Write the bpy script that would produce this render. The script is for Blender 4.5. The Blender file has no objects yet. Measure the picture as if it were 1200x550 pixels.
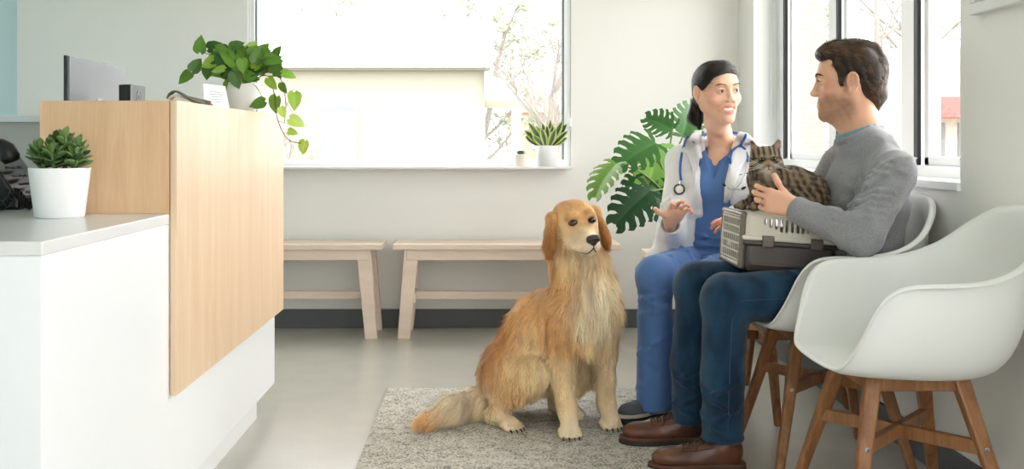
import bpy, math, random
import numpy as np
from mathutils import Vector, Matrix
from mathutils.bvhtree import BVHTree
PI = math.pi
SC = bpy.context.scene
COL = SC.collection

# ---------------------------------------------------------------- camera, sky, light, exposure
cam_d = bpy.data.cameras.new('camera'); cam = bpy.data.objects.new('camera', cam_d); COL.objects.link(cam)
cam.location = (0, 0, 1.0); cam.rotation_euler = (PI/2, 0, 0)
cam_d.sensor_width = 36; cam_d.lens = 37.5; cam_d.shift_x = 0.025; cam_d.shift_y = -0.0875
cam_d.clip_end = 500
SC.camera = cam
SC.view_settings.view_transform = 'Standard'
SC.view_settings.look = 'None'
SC.view_settings.gamma = 1.0
SC.view_settings.use_curve_mapping = False
SC.view_settings.exposure = 0.08
world = bpy.data.worlds.new('world'); SC.world = world; world.use_nodes = True
bg = world.node_tree.nodes['Background']; bg.inputs[0].default_value = (1.0, 0.982, 0.985, 1); bg.inputs[1].default_value = 6.3
sun_d = bpy.data.lights.new('sun', 'SUN'); sun_d.energy = 3.0; sun_d.angle = math.radians(35); sun_d.color = (1.0, 0.96, 0.9)
sun = bpy.data.objects.new('sun', sun_d); COL.objects.link(sun)
sun.rotation_euler = Vector((-0.86, -0.28, -0.42)).to_track_quat('-Z', 'Y').to_euler()

# ---------------------------------------------------------------- helpers
def lin(h):
    if isinstance(h, str):
        h = h.lstrip('#'); h = [int(h[i:i+2], 16)/255 for i in (0, 2, 4)]
    return tuple((c/12.92 if c <= 0.04045 else ((c+0.055)/1.055)**2.4) for c in h)
def W(px, py, Z):                                  # photo pixel + distance -> point in the room
    return Vector(((px-570)*Z/1250, Z, 1-(py-170)*Z/1250))
def mat(name, col, rough=0.5, metal=0.0, bump=None, noise=None, spec=0.5, sss=0.0, coat=0.0, attr=False, trans=0.0, sheen=0.0):
    """bump=(scale, strength, (sx,sy,sz)); noise=(scale, colour2, (sx,sy,sz), lo, hi)"""
    m = bpy.data.materials.new(name); m.use_nodes = True
    nt = m.node_tree; n = nt.nodes; l = nt.links; b = n['Principled BSDF']
    c = lin(col) if isinstance(col, str) else col
    b.inputs['Base Color'].default_value = (*c, 1); b.inputs['Roughness'].default_value = rough
    b.inputs['Metallic'].default_value = metal; b.inputs['Specular IOR Level'].default_value = spec
    if sss: b.inputs['Subsurface Weight'].default_value = sss; b.inputs['Subsurface Radius'].default_value = (0.02, 0.008, 0.004); b.inputs['Subsurface Scale'].default_value = 0.5
    if coat: b.inputs['Coat Weight'].default_value = coat; b.inputs['Coat Roughness'].default_value = 0.1
    if sheen: b.inputs['Sheen Weight'].default_value = sheen
    tc = n.new('ShaderNodeTexCoord')
    def mapped(s):
        mp = n.new('ShaderNodeMapping'); mp.inputs['Scale'].default_value = s; l.new(tc.outputs['Object'], mp.inputs[0]); return mp.outputs[0]
    src = None
    if attr:
        a = n.new('ShaderNodeAttribute'); a.attribute_name = 'Col'; src = a.outputs['Color']
    if noise:
        t = n.new('ShaderNodeTexNoise'); t.inputs['Scale'].default_value = noise[0]; t.inputs['Detail'].default_value = 6
        l.new(mapped(noise[2]), t.inputs['Vector'])
        r = n.new('ShaderNodeMapRange'); r.inputs[1].default_value = noise[3]; r.inputs[2].default_value = noise[4]
        l.new(t.outputs['Fac'], r.inputs[0])
        mx = n.new('ShaderNodeMix'); mx.data_type = 'RGBA'; l.new(r.outputs[0], mx.inputs[0])
        if src: l.new(src, mx.inputs[6])
        else: mx.inputs[6].default_value = (*c, 1)
        c2 = lin(noise[1]) if isinstance(noise[1], str) else noise[1]
        mx.inputs[7].default_value = (*c2, 1); src = mx.outputs[2]
    if src: l.new(src, b.inputs['Base Color'])
    if bump:
        t = n.new('ShaderNodeTexNoise'); t.inputs['Scale'].default_value = bump[0]; t.inputs['Detail'].default_value = 4
        l.new(mapped(bump[2]), t.inputs['Vector'])
        bp = n.new('ShaderNodeBump'); bp.inputs['Strength'].default_value = bump[1]; bp.inputs['Distance'].default_value = 0.005
        l.new(t.outputs['Fac'], bp.inputs['Height']); l.new(bp.outputs[0], b.inputs['Normal'])
    if trans: b.inputs['Transmission Weight'].default_value = trans
    return m
class MB:
    def __init__(s): s.v = []; s.f = []; s.c = []; s.col = (1, 1, 1)
    def add(s, vs, fs, col=None):
        o = len(s.v); s.v += [tuple(p) for p in vs]; s.f += [tuple(i+o for i in f) for f in fs]
        s.c += [col or s.col]*len(vs); return s
    def box(s, x0, x1, y0, y1, z0, z1, M=None):
        vs = [Vector((x, y, z)) for z in (z0, z1) for x, y in ((x0, y0), (x1, y0), (x1, y1), (x0, y1))]
        if M: vs = [M @ p for p in vs]
        return s.add(vs, [(3, 2, 1, 0), (4, 5, 6, 7), (0, 1, 5, 4), (1, 2, 6, 5), (2, 3, 7, 6), (3, 0, 4, 7)])
    def beam(s, a, b, w0, d0, w1=None, d1=None, ref=(0, 1, 0), flat=False):
        a = Vector(a); b = Vector(b); w1 = w1 or w0; d1 = d1 or d0; t = (b-a).normalized()
        r = Vector(ref); side = (r - t*r.dot(t)).normalized(); up = side.cross(t).normalized()
        vs = []
        for p, w, d in ((a, w0, d0), (b, w1, d1)):
            for i, j in ((-1, -1), (1, -1), (1, 1), (-1, 1)):
                q = p + side*(i*w/2) + up*(j*d/2)
                if flat and abs(t.z) > 0.2: q = q + t*((p.z-q.z)/t.z)
                vs.append(q)
        return s.add(vs, [(3, 2, 1, 0), (4, 5, 6, 7), (0, 1, 5, 4), (1, 2, 6, 5), (2, 3, 7, 6), (3, 0, 4, 7)])
    def tube(s, pts, r, n=8, cap=True, col=None):
        pts = [Vector(p) for p in pts]; R = r if hasattr(r, '__len__') else [r]*len(pts)
        vs = []; prev = None
        for i, p in enumerate(pts):
            t = (pts[min(i+1, len(pts)-1)] - pts[max(i-1, 0)]).normalized()
            if prev is None: a = t.orthogonal().normalized()
            else: a = (prev - t*prev.dot(t)).normalized()
            prev = a; b = t.cross(a)
            vs += [p + (a*math.cos(k*2*PI/n) + b*math.sin(k*2*PI/n))*R[i] for k in range(n)]
        fs = [(i*n+k, i*n+(k+1) % n, (i+1)*n+(k+1) % n, (i+1)*n+k) for i in range(len(pts)-1) for k in range(n)]
        if cap: fs += [tuple(range(n-1, -1, -1)), tuple((len(pts)-1)*n+k for k in range(n))]
        return s.add(vs, fs, col)
    def lathe(s, prof, c=(0, 0, 0), n=40, M=None):
        vs = []
        for r, z in prof:
            for k in range(n):
                p = Vector((r*math.cos(2*PI*k/n), r*math.sin(2*PI*k/n), z))
                vs.append((M @ p if M else p) + Vector(c))
        fs = [(i*n+k, i*n+(k+1) % n, (i+1)*n+(k+1) % n, (i+1)*n+k) for i in range(len(prof)-1) for k in range(n)]
        fs += [tuple(range(n-1, -1, -1)), tuple((len(prof)-1)*n+k for k in range(n))]
        return s.add(vs, fs)
    def prism(s, poly, y0, y1, M=None):              # poly in (x,z), extruded in y
        n = len(poly); vs = [Vector((x, y, z)) for y in (y0, y1) for x, z in poly]
        if M: vs = [M @ p for p in vs]
        return s.add(vs, [tuple(range(n)), tuple(range(2*n-1, n-1, -1))] + [(i, i+n, (i+1) % n+n, (i+1) % n) for i in range(n)])
def mesh_obj(name, v, f, m, parent=None, col=None, smooth=False, bevel=0, world=False, sub=0, solid=0, solid_off=-1, autos=True):
    me = bpy.data.meshes.new(name)
    me.from_pydata(v if isinstance(v, list) else v.tolist(), [], f if isinstance(f, list) else f.tolist())
    if col is not None:
        ca = me.color_attributes.new('Col', 'FLOAT_COLOR', 'POINT')
        arr = np.ones((len(me.vertices), 4), np.float32); arr[:, :3] = np.asarray(col, np.float32); ca.data.foreach_set('color', arr.ravel())
    if m: me.materials.append(m)
    me.update()
    if smooth: me.shade_smooth()
    o = bpy.data.objects.new(name, me); COL.objects.link(o)
    if parent is not None:
        o.parent = parent
        if world:
            q = parent
            M = Matrix.Identity(4)
            while q is not None: M = q.matrix_basis.copy() @ M if False else (Matrix.Translation(q.location) @ M); q = q.parent
            o.location = -M.translation
    if solid:
        md = o.modifiers.new('solid', 'SOLIDIFY'); md.thickness = solid; md.offset = solid_off
    if sub:
        md = o.modifiers.new('sub', 'SUBSURF'); md.levels = sub; md.render_levels = sub
    if bevel:
        md = o.modifiers.new('bevel', 'BEVEL'); md.width = bevel; md.segments = 2; md.limit_method = 'ANGLE'; md.angle_limit = math.radians(35)
        if not smooth and autos:
            md.harden_normals = False
    return o
def build(mb, name, m, parent=None, **k):
    return mesh_obj(name, mb.v, mb.f, m, parent, col=mb.c if k.pop('vc', False) else None, **k)
def thing(name, label, cat, loc=(0, 0, 0), group=None):
    o = bpy.data.objects.new(name, None); COL.objects.link(o); o.location = loc; o.empty_display_size = 0.1
    o['label'] = label; o['category'] = cat
    if group: o['group'] = group
    return o
def tag(o, label=None, cat=None, group=None, kind=None):
    for k, v in (('label', label), ('category', cat), ('group', group), ('kind', kind)):
        if v: o[k] = v
    return o
def spline(pts, n):                                  # Catmull-Rom through control points (numpy)
    P = np.array([list(p) for p in pts], float); P = np.vstack([2*P[0]-P[1], P, 2*P[-1]-P[-2]])
    out = []; m = len(P)-3
    for s in np.linspace(0, m-1e-6, n):
        i = int(s); t = s-i; a, b, c, d = P[i:i+4]
        out.append(0.5*((2*b)+(-a+c)*t+(2*a-5*b+4*c-d)*t*t+(-a+3*b-3*c+d)*t**3))
    return np.array(out)

# ---------------------------------------------------------------- implicit surfaces -> one smooth mesh
def I4(): return Matrix.Identity(4)
class SDF:
    def __init__(s): s.p = []
    def ell(s, c, r, R=None, k=0.02, op='u', col=None):
        """ellipsoid; R 3x3 whose columns are its axes"""
        R = np.array(R if R is not None else np.eye(3), float); c = np.array(c, float); r = np.array(r, float)
        ext = np.sqrt(((R*r)**2).sum(1))
        def f(X, Y, Z):
            dx, dy, dz = X-c[0], Y-c[1], Z-c[2]
            a = dx*R[0, 0]+dy*R[1, 0]+dz*R[2, 0]; b = dx*R[0, 1]+dy*R[1, 1]+dz*R[2, 1]; e = dx*R[0, 2]+dy*R[1, 2]+dz*R[2, 2]
            k0 = np.sqrt((a/r[0])**2+(b/r[1])**2+(e/r[2])**2); k1 = np.sqrt((a/r[0]**2)**2+(b/r[1]**2)**2+(e/r[2]**2)**2)+1e-9
            return k0*(k0-1)/k1
        s.p.append((f, c-ext, c+ext, k, op, col)); return s
    def cone(s, a, b, r1, r2=None, k=0.02, op='u', col=None):
        r2 = r1 if r2 is None else r2; a = np.array(a, float); b = np.array(b, float); ba = b-a; L2 = max((ba@ba), 1e-9)
        def f(X, Y, Z):
            t = np.clip(((X-a[0])*ba[0]+(Y-a[1])*ba[1]+(Z-a[2])*ba[2])/L2, 0, 1)
            return np.sqrt((X-a[0]-t*ba[0])**2+(Y-a[1]-t*ba[1])**2+(Z-a[2]-t*ba[2])**2)-(r1+(r2-r1)*t)
        m = max(r1, r2); s.p.append((f, np.minimum(a, b)-m, np.maximum(a, b)+m, k, op, col)); return s
    def chain(s, pts, rs, k=0.02, op='u', col=None):
        for i in range(len(pts)-1): s.cone(pts[i], pts[i+1], rs[i], rs[i+1], k, op, col)
        return s
    def rbox(s, c, h, R=None, rd=0.01, k=0.01, op='u', col=None):
        R = np.array(R if R is not None else np.eye(3), float); c = np.array(c, float); h = np.array(h, float)
        ext = (np.abs(R)*h).sum(1)
        def f(X, Y, Z):
            dx, dy, dz = X-c[0], Y-c[1], Z-c[2]
            q = [np.abs(dx*R[0, i]+dy*R[1, i]+dz*R[2, i])-(h[i]-rd) for i in range(3)]
            return np.sqrt(sum(np.maximum(a, 0)**2 for a in q))+np.minimum(np.maximum(np.maximum(q[0], q[1]), q[2]), 0)-rd
        s.p.append((f, c-ext, c+ext, k, op, col)); return s
    def field(s, X, Y, Z, F=None):
        for f, lo, hi, k, op, col in s.p:
            d = f(X, Y, Z); F = d if F is None else comb(F, d, k, op)
        return F
    def near(s, P, soft=0.006, base=(0.8, 0.8, 0.8)):   # colour at points, blended between coloured primitives
        P = np.asarray(P); acc = np.zeros((len(P), 3)); w = np.full(len(P), 1e-12)
        for f, lo, hi, k, op, col in s.p:
            if col is None or op != 'u': continue
            d = f(P[:, 0], P[:, 1], P[:, 2]); e = np.exp(-np.clip(d, -0.02, 0.2)/soft)
            acc += e[:, None]*np.array(col); w += e
        return acc/w[:, None]
def comb(a, b, k, op):
    if op == 'u':
        h = np.maximum(k-np.abs(a-b), 0)/k; return np.minimum(a, b)-h*h*k*0.25
    b = -b
    h = np.maximum(k-np.abs(a-b), 0)/k; return np.maximum(a, b)+h*h*k*0.25
def nets(s, h, lo=None, hi=None, warp=None, pad=0.01):
    lo = np.min([p[1] for p in s.p if p[4] == 'u'], axis=0)-pad if lo is None else np.array(lo, float)
    hi = np.max([p[2] for p in s.p if p[4] == 'u'], axis=0)+pad if hi is None else np.array(hi, float)
    n = np.ceil((hi-lo)/h).astype(int)+2
    ax = [lo[i]+h*np.arange(n[i]) for i in range(3)]
    F = np.ones(n, np.float32)
    for f, a, b, k, op, col in s.p:
        i0 = np.clip(np.floor((a-k-3*h-lo)/h).astype(int), 0, n-1); i1 = np.clip(np.ceil((b+k+3*h-lo)/h).astype(int)+1, 0, n)
        if (i1 <= i0).any(): continue
        sl = tuple(slice(i0[j], i1[j]) for j in range(3))
        d = f(ax[0][sl[0]][:, None, None], ax[1][sl[1]][None, :, None], ax[2][sl[2]][None, None, :]).astype(np.float32)
        F[sl] = comb(F[sl], d, k, op)
    if warp is not None:
        F += warp(ax[0][:, None, None], ax[1][None, :, None], ax[2][None, None, :]).astype(np.float32)
    F[0] = F[-1] = 1; F[:, 0] = F[:, -1] = 1; F[:, :, 0] = F[:, :, -1] = 1
    ins = F < 0
    c = np.zeros(np.array(n)-1, np.int8)
    for dx in (0, 1):
        for dy in (0, 1):
            for dz in (0, 1): c += ins[dx:n[0]-1+dx, dy:n[1]-1+dy, dz:n[2]-1+dz]
    I, J, K = np.nonzero((c > 0) & (c < 8)); m = len(I)
    idx = -np.ones(c.shape, np.int32); idx[I, J, K] = np.arange(m)
    acc = np.zeros((m, 3)); cnt = np.zeros(m)
    cs = [(0, 0, 0), (1, 0, 0), (0, 1, 0), (1, 1, 0), (0, 0, 1), (1, 0, 1), (0, 1, 1), (1, 1, 1)]
    val = [F[I+a, J+b, K+e].astype(float) for a, b, e in cs]
    for a in range(8):
        for b in range(a+1, 8):
            if sum(abs(cs[a][i]-cs[b][i]) for i in range(3)) != 1: continue
            cr = (val[a] < 0) != (val[b] < 0)
            t = np.where(cr, val[a]/np.where(cr, val[a]-val[b], 1), 0)
            for i in range(3): acc[:, i] += np.where(cr, cs[a][i]+t*(cs[b][i]-cs[a][i]), 0)
            cnt += cr
    V = (acc/cnt[:, None]+np.stack([I, J, K], 1))*h+lo
    fs = []
    for axn in range(3):
        s0 = [slice(1, -1)]*3; s0[axn] = slice(0, -1); s1 = [slice(1, -1)]*3; s1[axn] = slice(1, None)
        A = ins[tuple(s0)]; B = ins[tuple(s1)]
        e = np.argwhere(A != B); 
        if not len(e): continue
        fl = A[tuple(e.T)]
        e = e + np.array([0 if i == axn else 1 for i in range(3)])
        u, w = [(1, 2), (2, 0), (0, 1)][axn]
        du = np.zeros(3, int); du[u] = 1; dw = np.zeros(3, int); dw[w] = 1
        q = np.stack([idx[tuple((e-du-dw).T)], idx[tuple((e-dw).T)], idx[tuple(e.T)], idx[tuple((e-du).T)]], 1)
        q[~fl] = q[~fl][:, ::-1]; fs.append(q)
    return V, np.vstack(fs)
def vnormals(V, Fq):
    a, b, c, d = (V[Fq[:, i]] for i in range(4)); n = np.cross(c-a, d-b)
    N = np.zeros_like(V)
    for i in range(4):
        for j in range(3): N[:, j] += np.bincount(Fq[:, i], n[:, j], len(V))
    return N/(np.linalg.norm(N, axis=1)[:, None]+1e-12)
def vnoise(P, s, seed=0):                            # cheap smooth noise, about -1..1
    P = np.asarray(P, float)*s; r = np.zeros(P.shape[:-1]); g = np.random.RandomState(seed)
    for i in range(6):
        k = g.normal(size=3)*1.3; r += np.sin(P@k+g.uniform(0, 6.28))
    return r/3.2
def join(parts):                                     # [(V, Fq, C)] -> one
    o = 0; vs = []; fs = []; cs = []
    for V, F, C in parts: vs.append(V); fs.append(F+o); cs.append(C); o += len(V)
    return np.vstack(vs), np.vstack(fs), np.vstack(cs)
def fur(V, Fq, N, n, Lfn, dirfn, colfn, width, seed=1, lift=0.35, droop=0.3, seg=3, keep=None, clump=0.0, jit=0.14):
    g = np.random.RandomState(seed)
    a = V[Fq[:, 0]]; b = V[Fq[:, 1]]; c = V[Fq[:, 2]]; ar = np.linalg.norm(np.cross(b-a, c-a), axis=1)
    if keep is not None: ar = ar*keep(a)
    fi = g.choice(len(Fq), n, p=ar/ar.sum()); u = g.rand(n, 1); v = g.rand(n, 1)
    q = V[Fq[fi]]; P = (q[:, 0]*(1-u)+q[:, 1]*u)*(1-v)+(q[:, 3]*(1-u)+q[:, 2]*u)*v; nn = N[Fq[fi, 0]]
    D = dirfn(P, nn)
    D = D - nn*(D*nn).sum(1)[:, None]; D /= np.linalg.norm(D, axis=1)[:, None]+1e-9
    D += g.normal(size=D.shape)*jit
    if clump:
        for i in range(3): D[:, i] += clump*vnoise(P, 45, seed+i)
    L = Lfn(P)*(0.65+0.6*g.rand(n)); S = np.cross(D, nn)+nn*g.uniform(-0.5, 0.5, (n, 1)); S /= np.linalg.norm(S, axis=1)[:, None]+1e-9
    Wd = (width*(0.6+0.8*g.rand(n)))[:, None]
    C = colfn(P, nn)*(0.86+0.28*g.rand(n, 1))
    rows = []; cur = P-nn*0.001; d = D+nn*lift; cols = []
    for i in range(seg+1):
        t = i/seg; wd = Wd*(1-t*0.85)
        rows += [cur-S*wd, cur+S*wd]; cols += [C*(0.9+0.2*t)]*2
        d = d/np.linalg.norm(d, axis=1)[:, None]; cur = cur+d*(L[:, None]/seg); d = d+np.array([0, 0, -droop])-nn*lift*0.4
    VV = np.stack(rows, 1).reshape(-1, 3); CC = np.clip(np.stack(cols, 1).reshape(-1, 3), 0, 1); m = 2*(seg+1)
    base = (np.arange(n)*m)[:, None]
    ff = np.vstack([base+np.array([[2*i, 2*i+1, 2*i+3, 2*i+2]]) for i in range(seg)])
    return VV, ff, CC
def arcfold(s, a, b, t, r, a0, a1, slope=0.0, amp=.006, k=.013, ref=(0, 0, 1), n=5):
    """a cloth fold lying on a limb from a to b, round it from angle a0 to a1 (degrees; 0 = ref side)"""
    a = np.array(a, float); b = np.array(b, float); ax = b-a; L = np.linalg.norm(ax); ax /= L; e1 = np.array(ref, float); e1 -= ax*(e1@ax); e1 /= np.linalg.norm(e1); e2 = np.cross(ax, e1)
    th = np.radians(np.linspace(a0, a1, n)); m = (a0+a1)/2
    pts = [a+ax*(L*t+slope*(math.degrees(q)-m)/90)+(e1*math.cos(q)+e2*math.sin(q))*r for q in th]
    w = np.sin(np.linspace(.15, PI-.15, n)); s.chain(pts, [.0015+amp*x for x in w], k)
def frame(f, up=(0, 0, 1), roll=0):                  # columns: right, forward, up
    f = np.array(f, float); f /= np.linalg.norm(f); r = np.cross(f, up); r /= np.linalg.norm(r); u = np.cross(r, f)
    c, s = math.cos(roll), math.sin(roll); r, u = r*c+u*s, u*c-r*s
    return np.stack([r, f, u], 1)
# ---------------------------------------------------------------- room
M_wall = mat('wall_paint', '#f3f2ed', 0.85, bump=(60, 0.05, (1, 1, 1)))
M_white = mat('white_paint', '#f2f3f2', 0.45)
M_frame = mat('window_frame_white', '#f4f6f8', 0.35)
M_gask = mat('rubber_gasket', '#14171a', 0.5)
M_teal = mat('teal_paint', '#b4d3d8', 0.8, bump=(60, 0.05, (1, 1, 1)))
M_base = mat('vinyl_baseboard', '#5d6165', 0.55)
M_ceil = mat('ceiling_paint', '#eeeeeb', 0.9)
def floor_mat():
    m = mat('polished_concrete', '#b5b4ab', 0.25); nt = m.node_tree; n = nt.nodes; l = nt.links; b = n['Principled BSDF']
    tc = n.new('ShaderNodeTexCoord'); acc = []
    for sc, d in ((1.1, 8), (7, 6), (120, 2)):
        t = n.new('ShaderNodeTexNoise'); t.inputs['Scale'].default_value = sc; t.inputs['Detail'].default_value = d; l.new(tc.outputs['Object'], t.inputs[0]); acc.append(t)
    r = n.new('ShaderNodeValToRGB'); r.color_ramp.elements[0].position = 0.2; r.color_ramp.elements[1].position = 0.85
    r.color_ramp.elements[0].color = (*lin('#b0ada3'), 1); r.color_ramp.elements[1].color = (*lin('#c2bfb5'), 1)
    mx = n.new('ShaderNodeMix'); mx.inputs[0].default_value = 0.45; l.new(acc[0].outputs[0], mx.inputs[2]); l.new(acc[1].outputs[0], mx.inputs[3])
    m2 = n.new('ShaderNodeMix'); m2.inputs[0].default_value = 0.3; l.new(mx.outputs[0], m2.inputs[2]); l.new(acc[2].outputs[0], m2.inputs[3])
    l.new(m2.outputs[0], r.inputs[0]); l.new(r.outputs[0], b.inputs['Base Color'])
    rr = n.new('ShaderNodeMapRange'); rr.inputs[3].default_value = 0.22; rr.inputs[4].default_value = 0.29; l.new(acc[1].outputs[0], rr.inputs[0]); l.new(rr.outputs[0], b.inputs['Roughness'])
    return m
XR, XL, YB, YF, H = 1.38, -2.57, 5.84, -1.6, 2.75
def struct(mb, name, m, **k): o = build(mb, name, m, **k); o['kind'] = 'structure'; return o
struct(MB().box(XL-0.15, XR+0.2, YF-0.15, YB+0.2, -0.12, 0), 'floor', floor_mat())
struct(MB().box(XL-0.15, XR+0.2, YF-0.15, YB+0.2, H, H+0.12), 'ceiling', M_ceil)
bx0, bx1, bz0, bz1 = -1.308, 0.4625, 0.883, 2.28
b = MB(); b.box(XL-0.15, bx0, YB, YB+0.2, 0, H).box(bx1, XR+0.2, YB, YB+0.2, 0, H).box(bx0, bx1, YB, YB+0.2, 0, bz0).box(bx0, bx1, YB, YB+0.2, bz1, H)
struct(b, 'wall_back', M_wall)
ry0, ry1, rz0, rz1 = 3.10, 5.51, 0.885, 2.35
fy_0, fy_1 = -1.2, 1.7  # opening in the right wall for the added, unseen window
b = MB(); b.box(XR, XR+0.2, YF, fy_0, 0, H).box(XR, XR+0.2, fy_1, ry0, 0, H).box(XR, XR+0.2, fy_0, fy_1, 0, rz0).box(XR, XR+0.2, fy_0, fy_1, rz1, H).box(XR, XR+0.2, ry1, YB, 0, H).box(XR, XR+0.2, ry0, ry1, 0, rz0).box(XR, XR+0.2, ry0, ry1, rz1, H)
struct(b, 'wall_right', M_wall)
struct(MB().box(XL-0.15, XL, YF, YB, 0, H), 'wall_left', M_teal)
ox0, ox1, oz0, oz1 = 0.0, 1.25, 0.5, 2.35  # made-up opening behind the camera, sized to let in fill daylight
b = MB(); b.box(XL-0.15, ox0, YF-0.15, YF, 0, H).box(ox1, XR+0.2, YF-0.15, YF, 0, H).box(ox0, ox1, YF-0.15, YF, 0, oz0).box(ox0, ox1, YF-0.15, YF, oz1, H)
struct(b, 'added_front_wall', M_wall)  # unseen wall added to cut down light from the front
struct(MB().box(XL, XR-0.012, YB-0.012, YB, 0, 0.102), 'baseboard_back', M_base, bevel=0.003)
struct(MB().box(XR-0.012, XR, YF, YB, 0, 0.102), 'baseboard_right', M_base, bevel=0.003)
def glass_mat():
    m = bpy.data.materials.new('window_glass'); m.use_nodes = True; nt = m.node_tree; n = nt.nodes; l = nt.links
    n.remove(n['Principled BSDF']); o = n['Material Output']
    t = n.new('ShaderNodeBsdfTransparent'); t.inputs[0].default_value = (0.985, 0.99, 0.99, 1)
    g = n.new('ShaderNodeBsdfGlossy'); g.inputs['Roughness'].default_value = 0.02
    f = n.new('ShaderNodeFresnel'); f.inputs[0].default_value = 1.3
    ge = n.new('ShaderNodeNewGeometry'); mm = n.new('ShaderNodeMath'); mm.operation = 'MULTIPLY_ADD'; mm.inputs[1].default_value = -1; mm.inputs[2].default_value = 1; l.new(ge.outputs['Backfacing'], mm.inputs[0])
    m3 = n.new('ShaderNodeMath'); m3.operation = 'MULTIPLY'; l.new(mm.outputs[0], m3.inputs[0]); l.new(f.outputs[0], m3.inputs[1])
    mx = n.new('ShaderNodeMixShader'); l.new(m3.outputs[0], mx.inputs[0]); l.new(t.outputs[0], mx.inputs[1]); l.new(g.outputs[0], mx.inputs[2]); l.new(mx.outputs[0], o.inputs[0]); return m
M_glass = glass_mat()
# back window
w1 = bpy.data.objects.new('window_1', None); COL.objects.link(w1); w1['kind'] = 'structure'; w1.location = ((bx0+bx1)/2, YB, bz0)
fy0, fy1 = YB+0.015, YB+0.075
b = MB(); fw = 0.036
b.box(bx0, bx0+fw, fy0, fy1, bz0, bz1).box(bx1-fw, bx1, fy0, fy1, bz0, bz1).box(bx0+fw, bx1-fw, fy0, fy1, bz0, bz0+fw).box(bx0+fw, bx1-fw, fy0, fy1, bz1-fw, bz1)
build(b, 'window_frame', M_frame, w1, world=True, bevel=0.003)
b = MB(); g0 = fw; gw = 0.012
b.box(bx0+g0, bx0+g0+gw, fy0+0.01, fy1, bz0+g0, bz1-g0).box(bx1-g0-gw, bx1-g0, fy0+0.01, fy1, bz0+g0, bz1-g0)
build(b, 'gasket', mat('grey_gasket', '#8b9298', 0.5), w1, world=True)
build(MB().box(bx0+g0, bx1-g0, fy0+0.035, fy0+0.041, bz0+g0, bz1-g0), 'pane', M_glass, w1, world=True)
build(MB().box(bx1-0.012, bx1+0.004, fy0-0.022, fy0, 1.10, 1.15).box(bx1-0.02, bx1-0.008, fy0-0.03, fy0-0.012, 1.12, 1.18), 'window_latch', M_white, w1, world=True, bevel=0.003)
b = MB(); t = 0.012
b.box(bx0-0.002, bx1+0.002, YB-0.012, YB+0.02, bz0-0.012, bz0+0.001)
build(b, 'window_sill', M_white, w1, world=True, bevel=0.003)
# right window: three sashes on a deep white sill
w2 = bpy.data.objects.new('window_2', None); COL.objects.link(w2); w2['kind'] = 'structure'; w2.location = (XR+0.1, (ry0+ry1)/2, rz0)
X0, X1 = 1.50, 1.57; posts = [(ry0, ry0+0.045), (3.74, 3.86), (4.56, 4.68), (5.40, ry1)]
b = MB()
for y0, y1 in posts: b.box(X0, X1, y0, y1, rz0, rz1)
b.box(X0+0.002, X1, ry0, ry1, rz0, rz0+0.045).box(X0+0.002, X1, ry0, ry1, rz1-0.05, rz1)
build(b, 'window_frame', M_frame, w2, world=True, bevel=0.003)
b = MB()
for y0, y1 in ((ry0+0.045, 3.70), (3.86, 4.53), (4.68, 5.34)):
    for a in (y0, y1-0.04): b.box(X0+0.018, X1-0.01, a, a+0.04, rz0+0.045, rz1-0.05)
    b.box(X0+0.018, X1-0.01, y0, y1, rz0+0.045, rz0+0.075).box(X0+0.018, X1-0.01, y0, y1, rz1-0.08, rz1-0.05)
build(b, 'sash', M_frame, w2, world=True, bevel=0.003)
b = MB()
for y in (3.70, 4.53, 5.34): b.box(X0-0.002, X0+0.012, y+.01, y+0.04 if y < 5.3 else y+0.045, rz0+0.045, rz1-0.05)
build(b, 'gasket', M_gask, w2, world=True)
build(MB().box(X0+0.035, X0+0.041, ry0+0.045, ry1-0.1, rz0+0.07, rz1-0.07), 'pane', M_glass, w2, world=True)
build(MB().box(XR-0.012, X0+.01, ry0+0.001, ry1-.007, rz0-0.02, rz0+.006), 'window_sill', M_white, w2, world=True, bevel=0.003)
build(MB().box(XR-0.001, X0+0.07, ry1-0.006, ry1, rz0, rz1).box(XR-0.001, X0, ry0, ry0+0.006, rz0, rz1), 'window_jamb', M_white, w2, world=True)
w3 = bpy.data.objects.new('added_window', None); COL.objects.link(w3); w3['kind'] = 'structure'; w3.location = (XR+0.1, (fy_0+fy_1)/2, rz0)  # unseen window added nearer the camera to bring in side daylight
b = MB()
for y0, y1 in ((fy_0, fy_0+.06), (0.2, 0.3), (fy_1-.06, fy_1)): b.box(X0, X1, y0, y1, rz0, rz1)
b.box(X0+.002, X1, fy_0, fy_1, rz0, rz0+.06).box(X0+.002, X1, fy_0, fy_1, rz1-.06, rz1)
build(b, 'window_frame', M_frame, w3, world=True, bevel=0.003)
build(MB().box(X0+0.035, X0+0.041, fy_0+0.06, fy_1-0.06, rz0+0.06, rz1-0.06), 'pane', M_glass, w3, world=True)
build(MB().box(XR-0.012, X0+.01, fy_0+.001, fy_1-.001, rz0-0.02, rz0+.006), 'window_sill', M_white, w3, world=True, bevel=0.003)
# blind chain loop hanging on the far jamb of the right window
b = MB(); yy = ry1-0.022
xa, xb = 1.462, 1.476
pts = [(xa, yy, 2.3)]+[(xa, yy, z) for z in np.linspace(2.2, 1.16, 10)]+[((xa+xb)/2+0.007*math.cos(a), yy, 1.15+0.009*math.sin(a)) for a in np.linspace(PI, 2*PI, 7)]+[(xb, yy, z) for z in np.linspace(1.16, 2.3, 10)]
b.tube(pts, 0.0022, 6); b.box(1.452, 1.486, yy-0.006, ry1-0.006, 2.29, 2.33)
tag(build(b, 'blind_chain', M_white), 'thin white looped blind chain hanging on the window jamb beyond the woman', 'blind chain')
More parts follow.
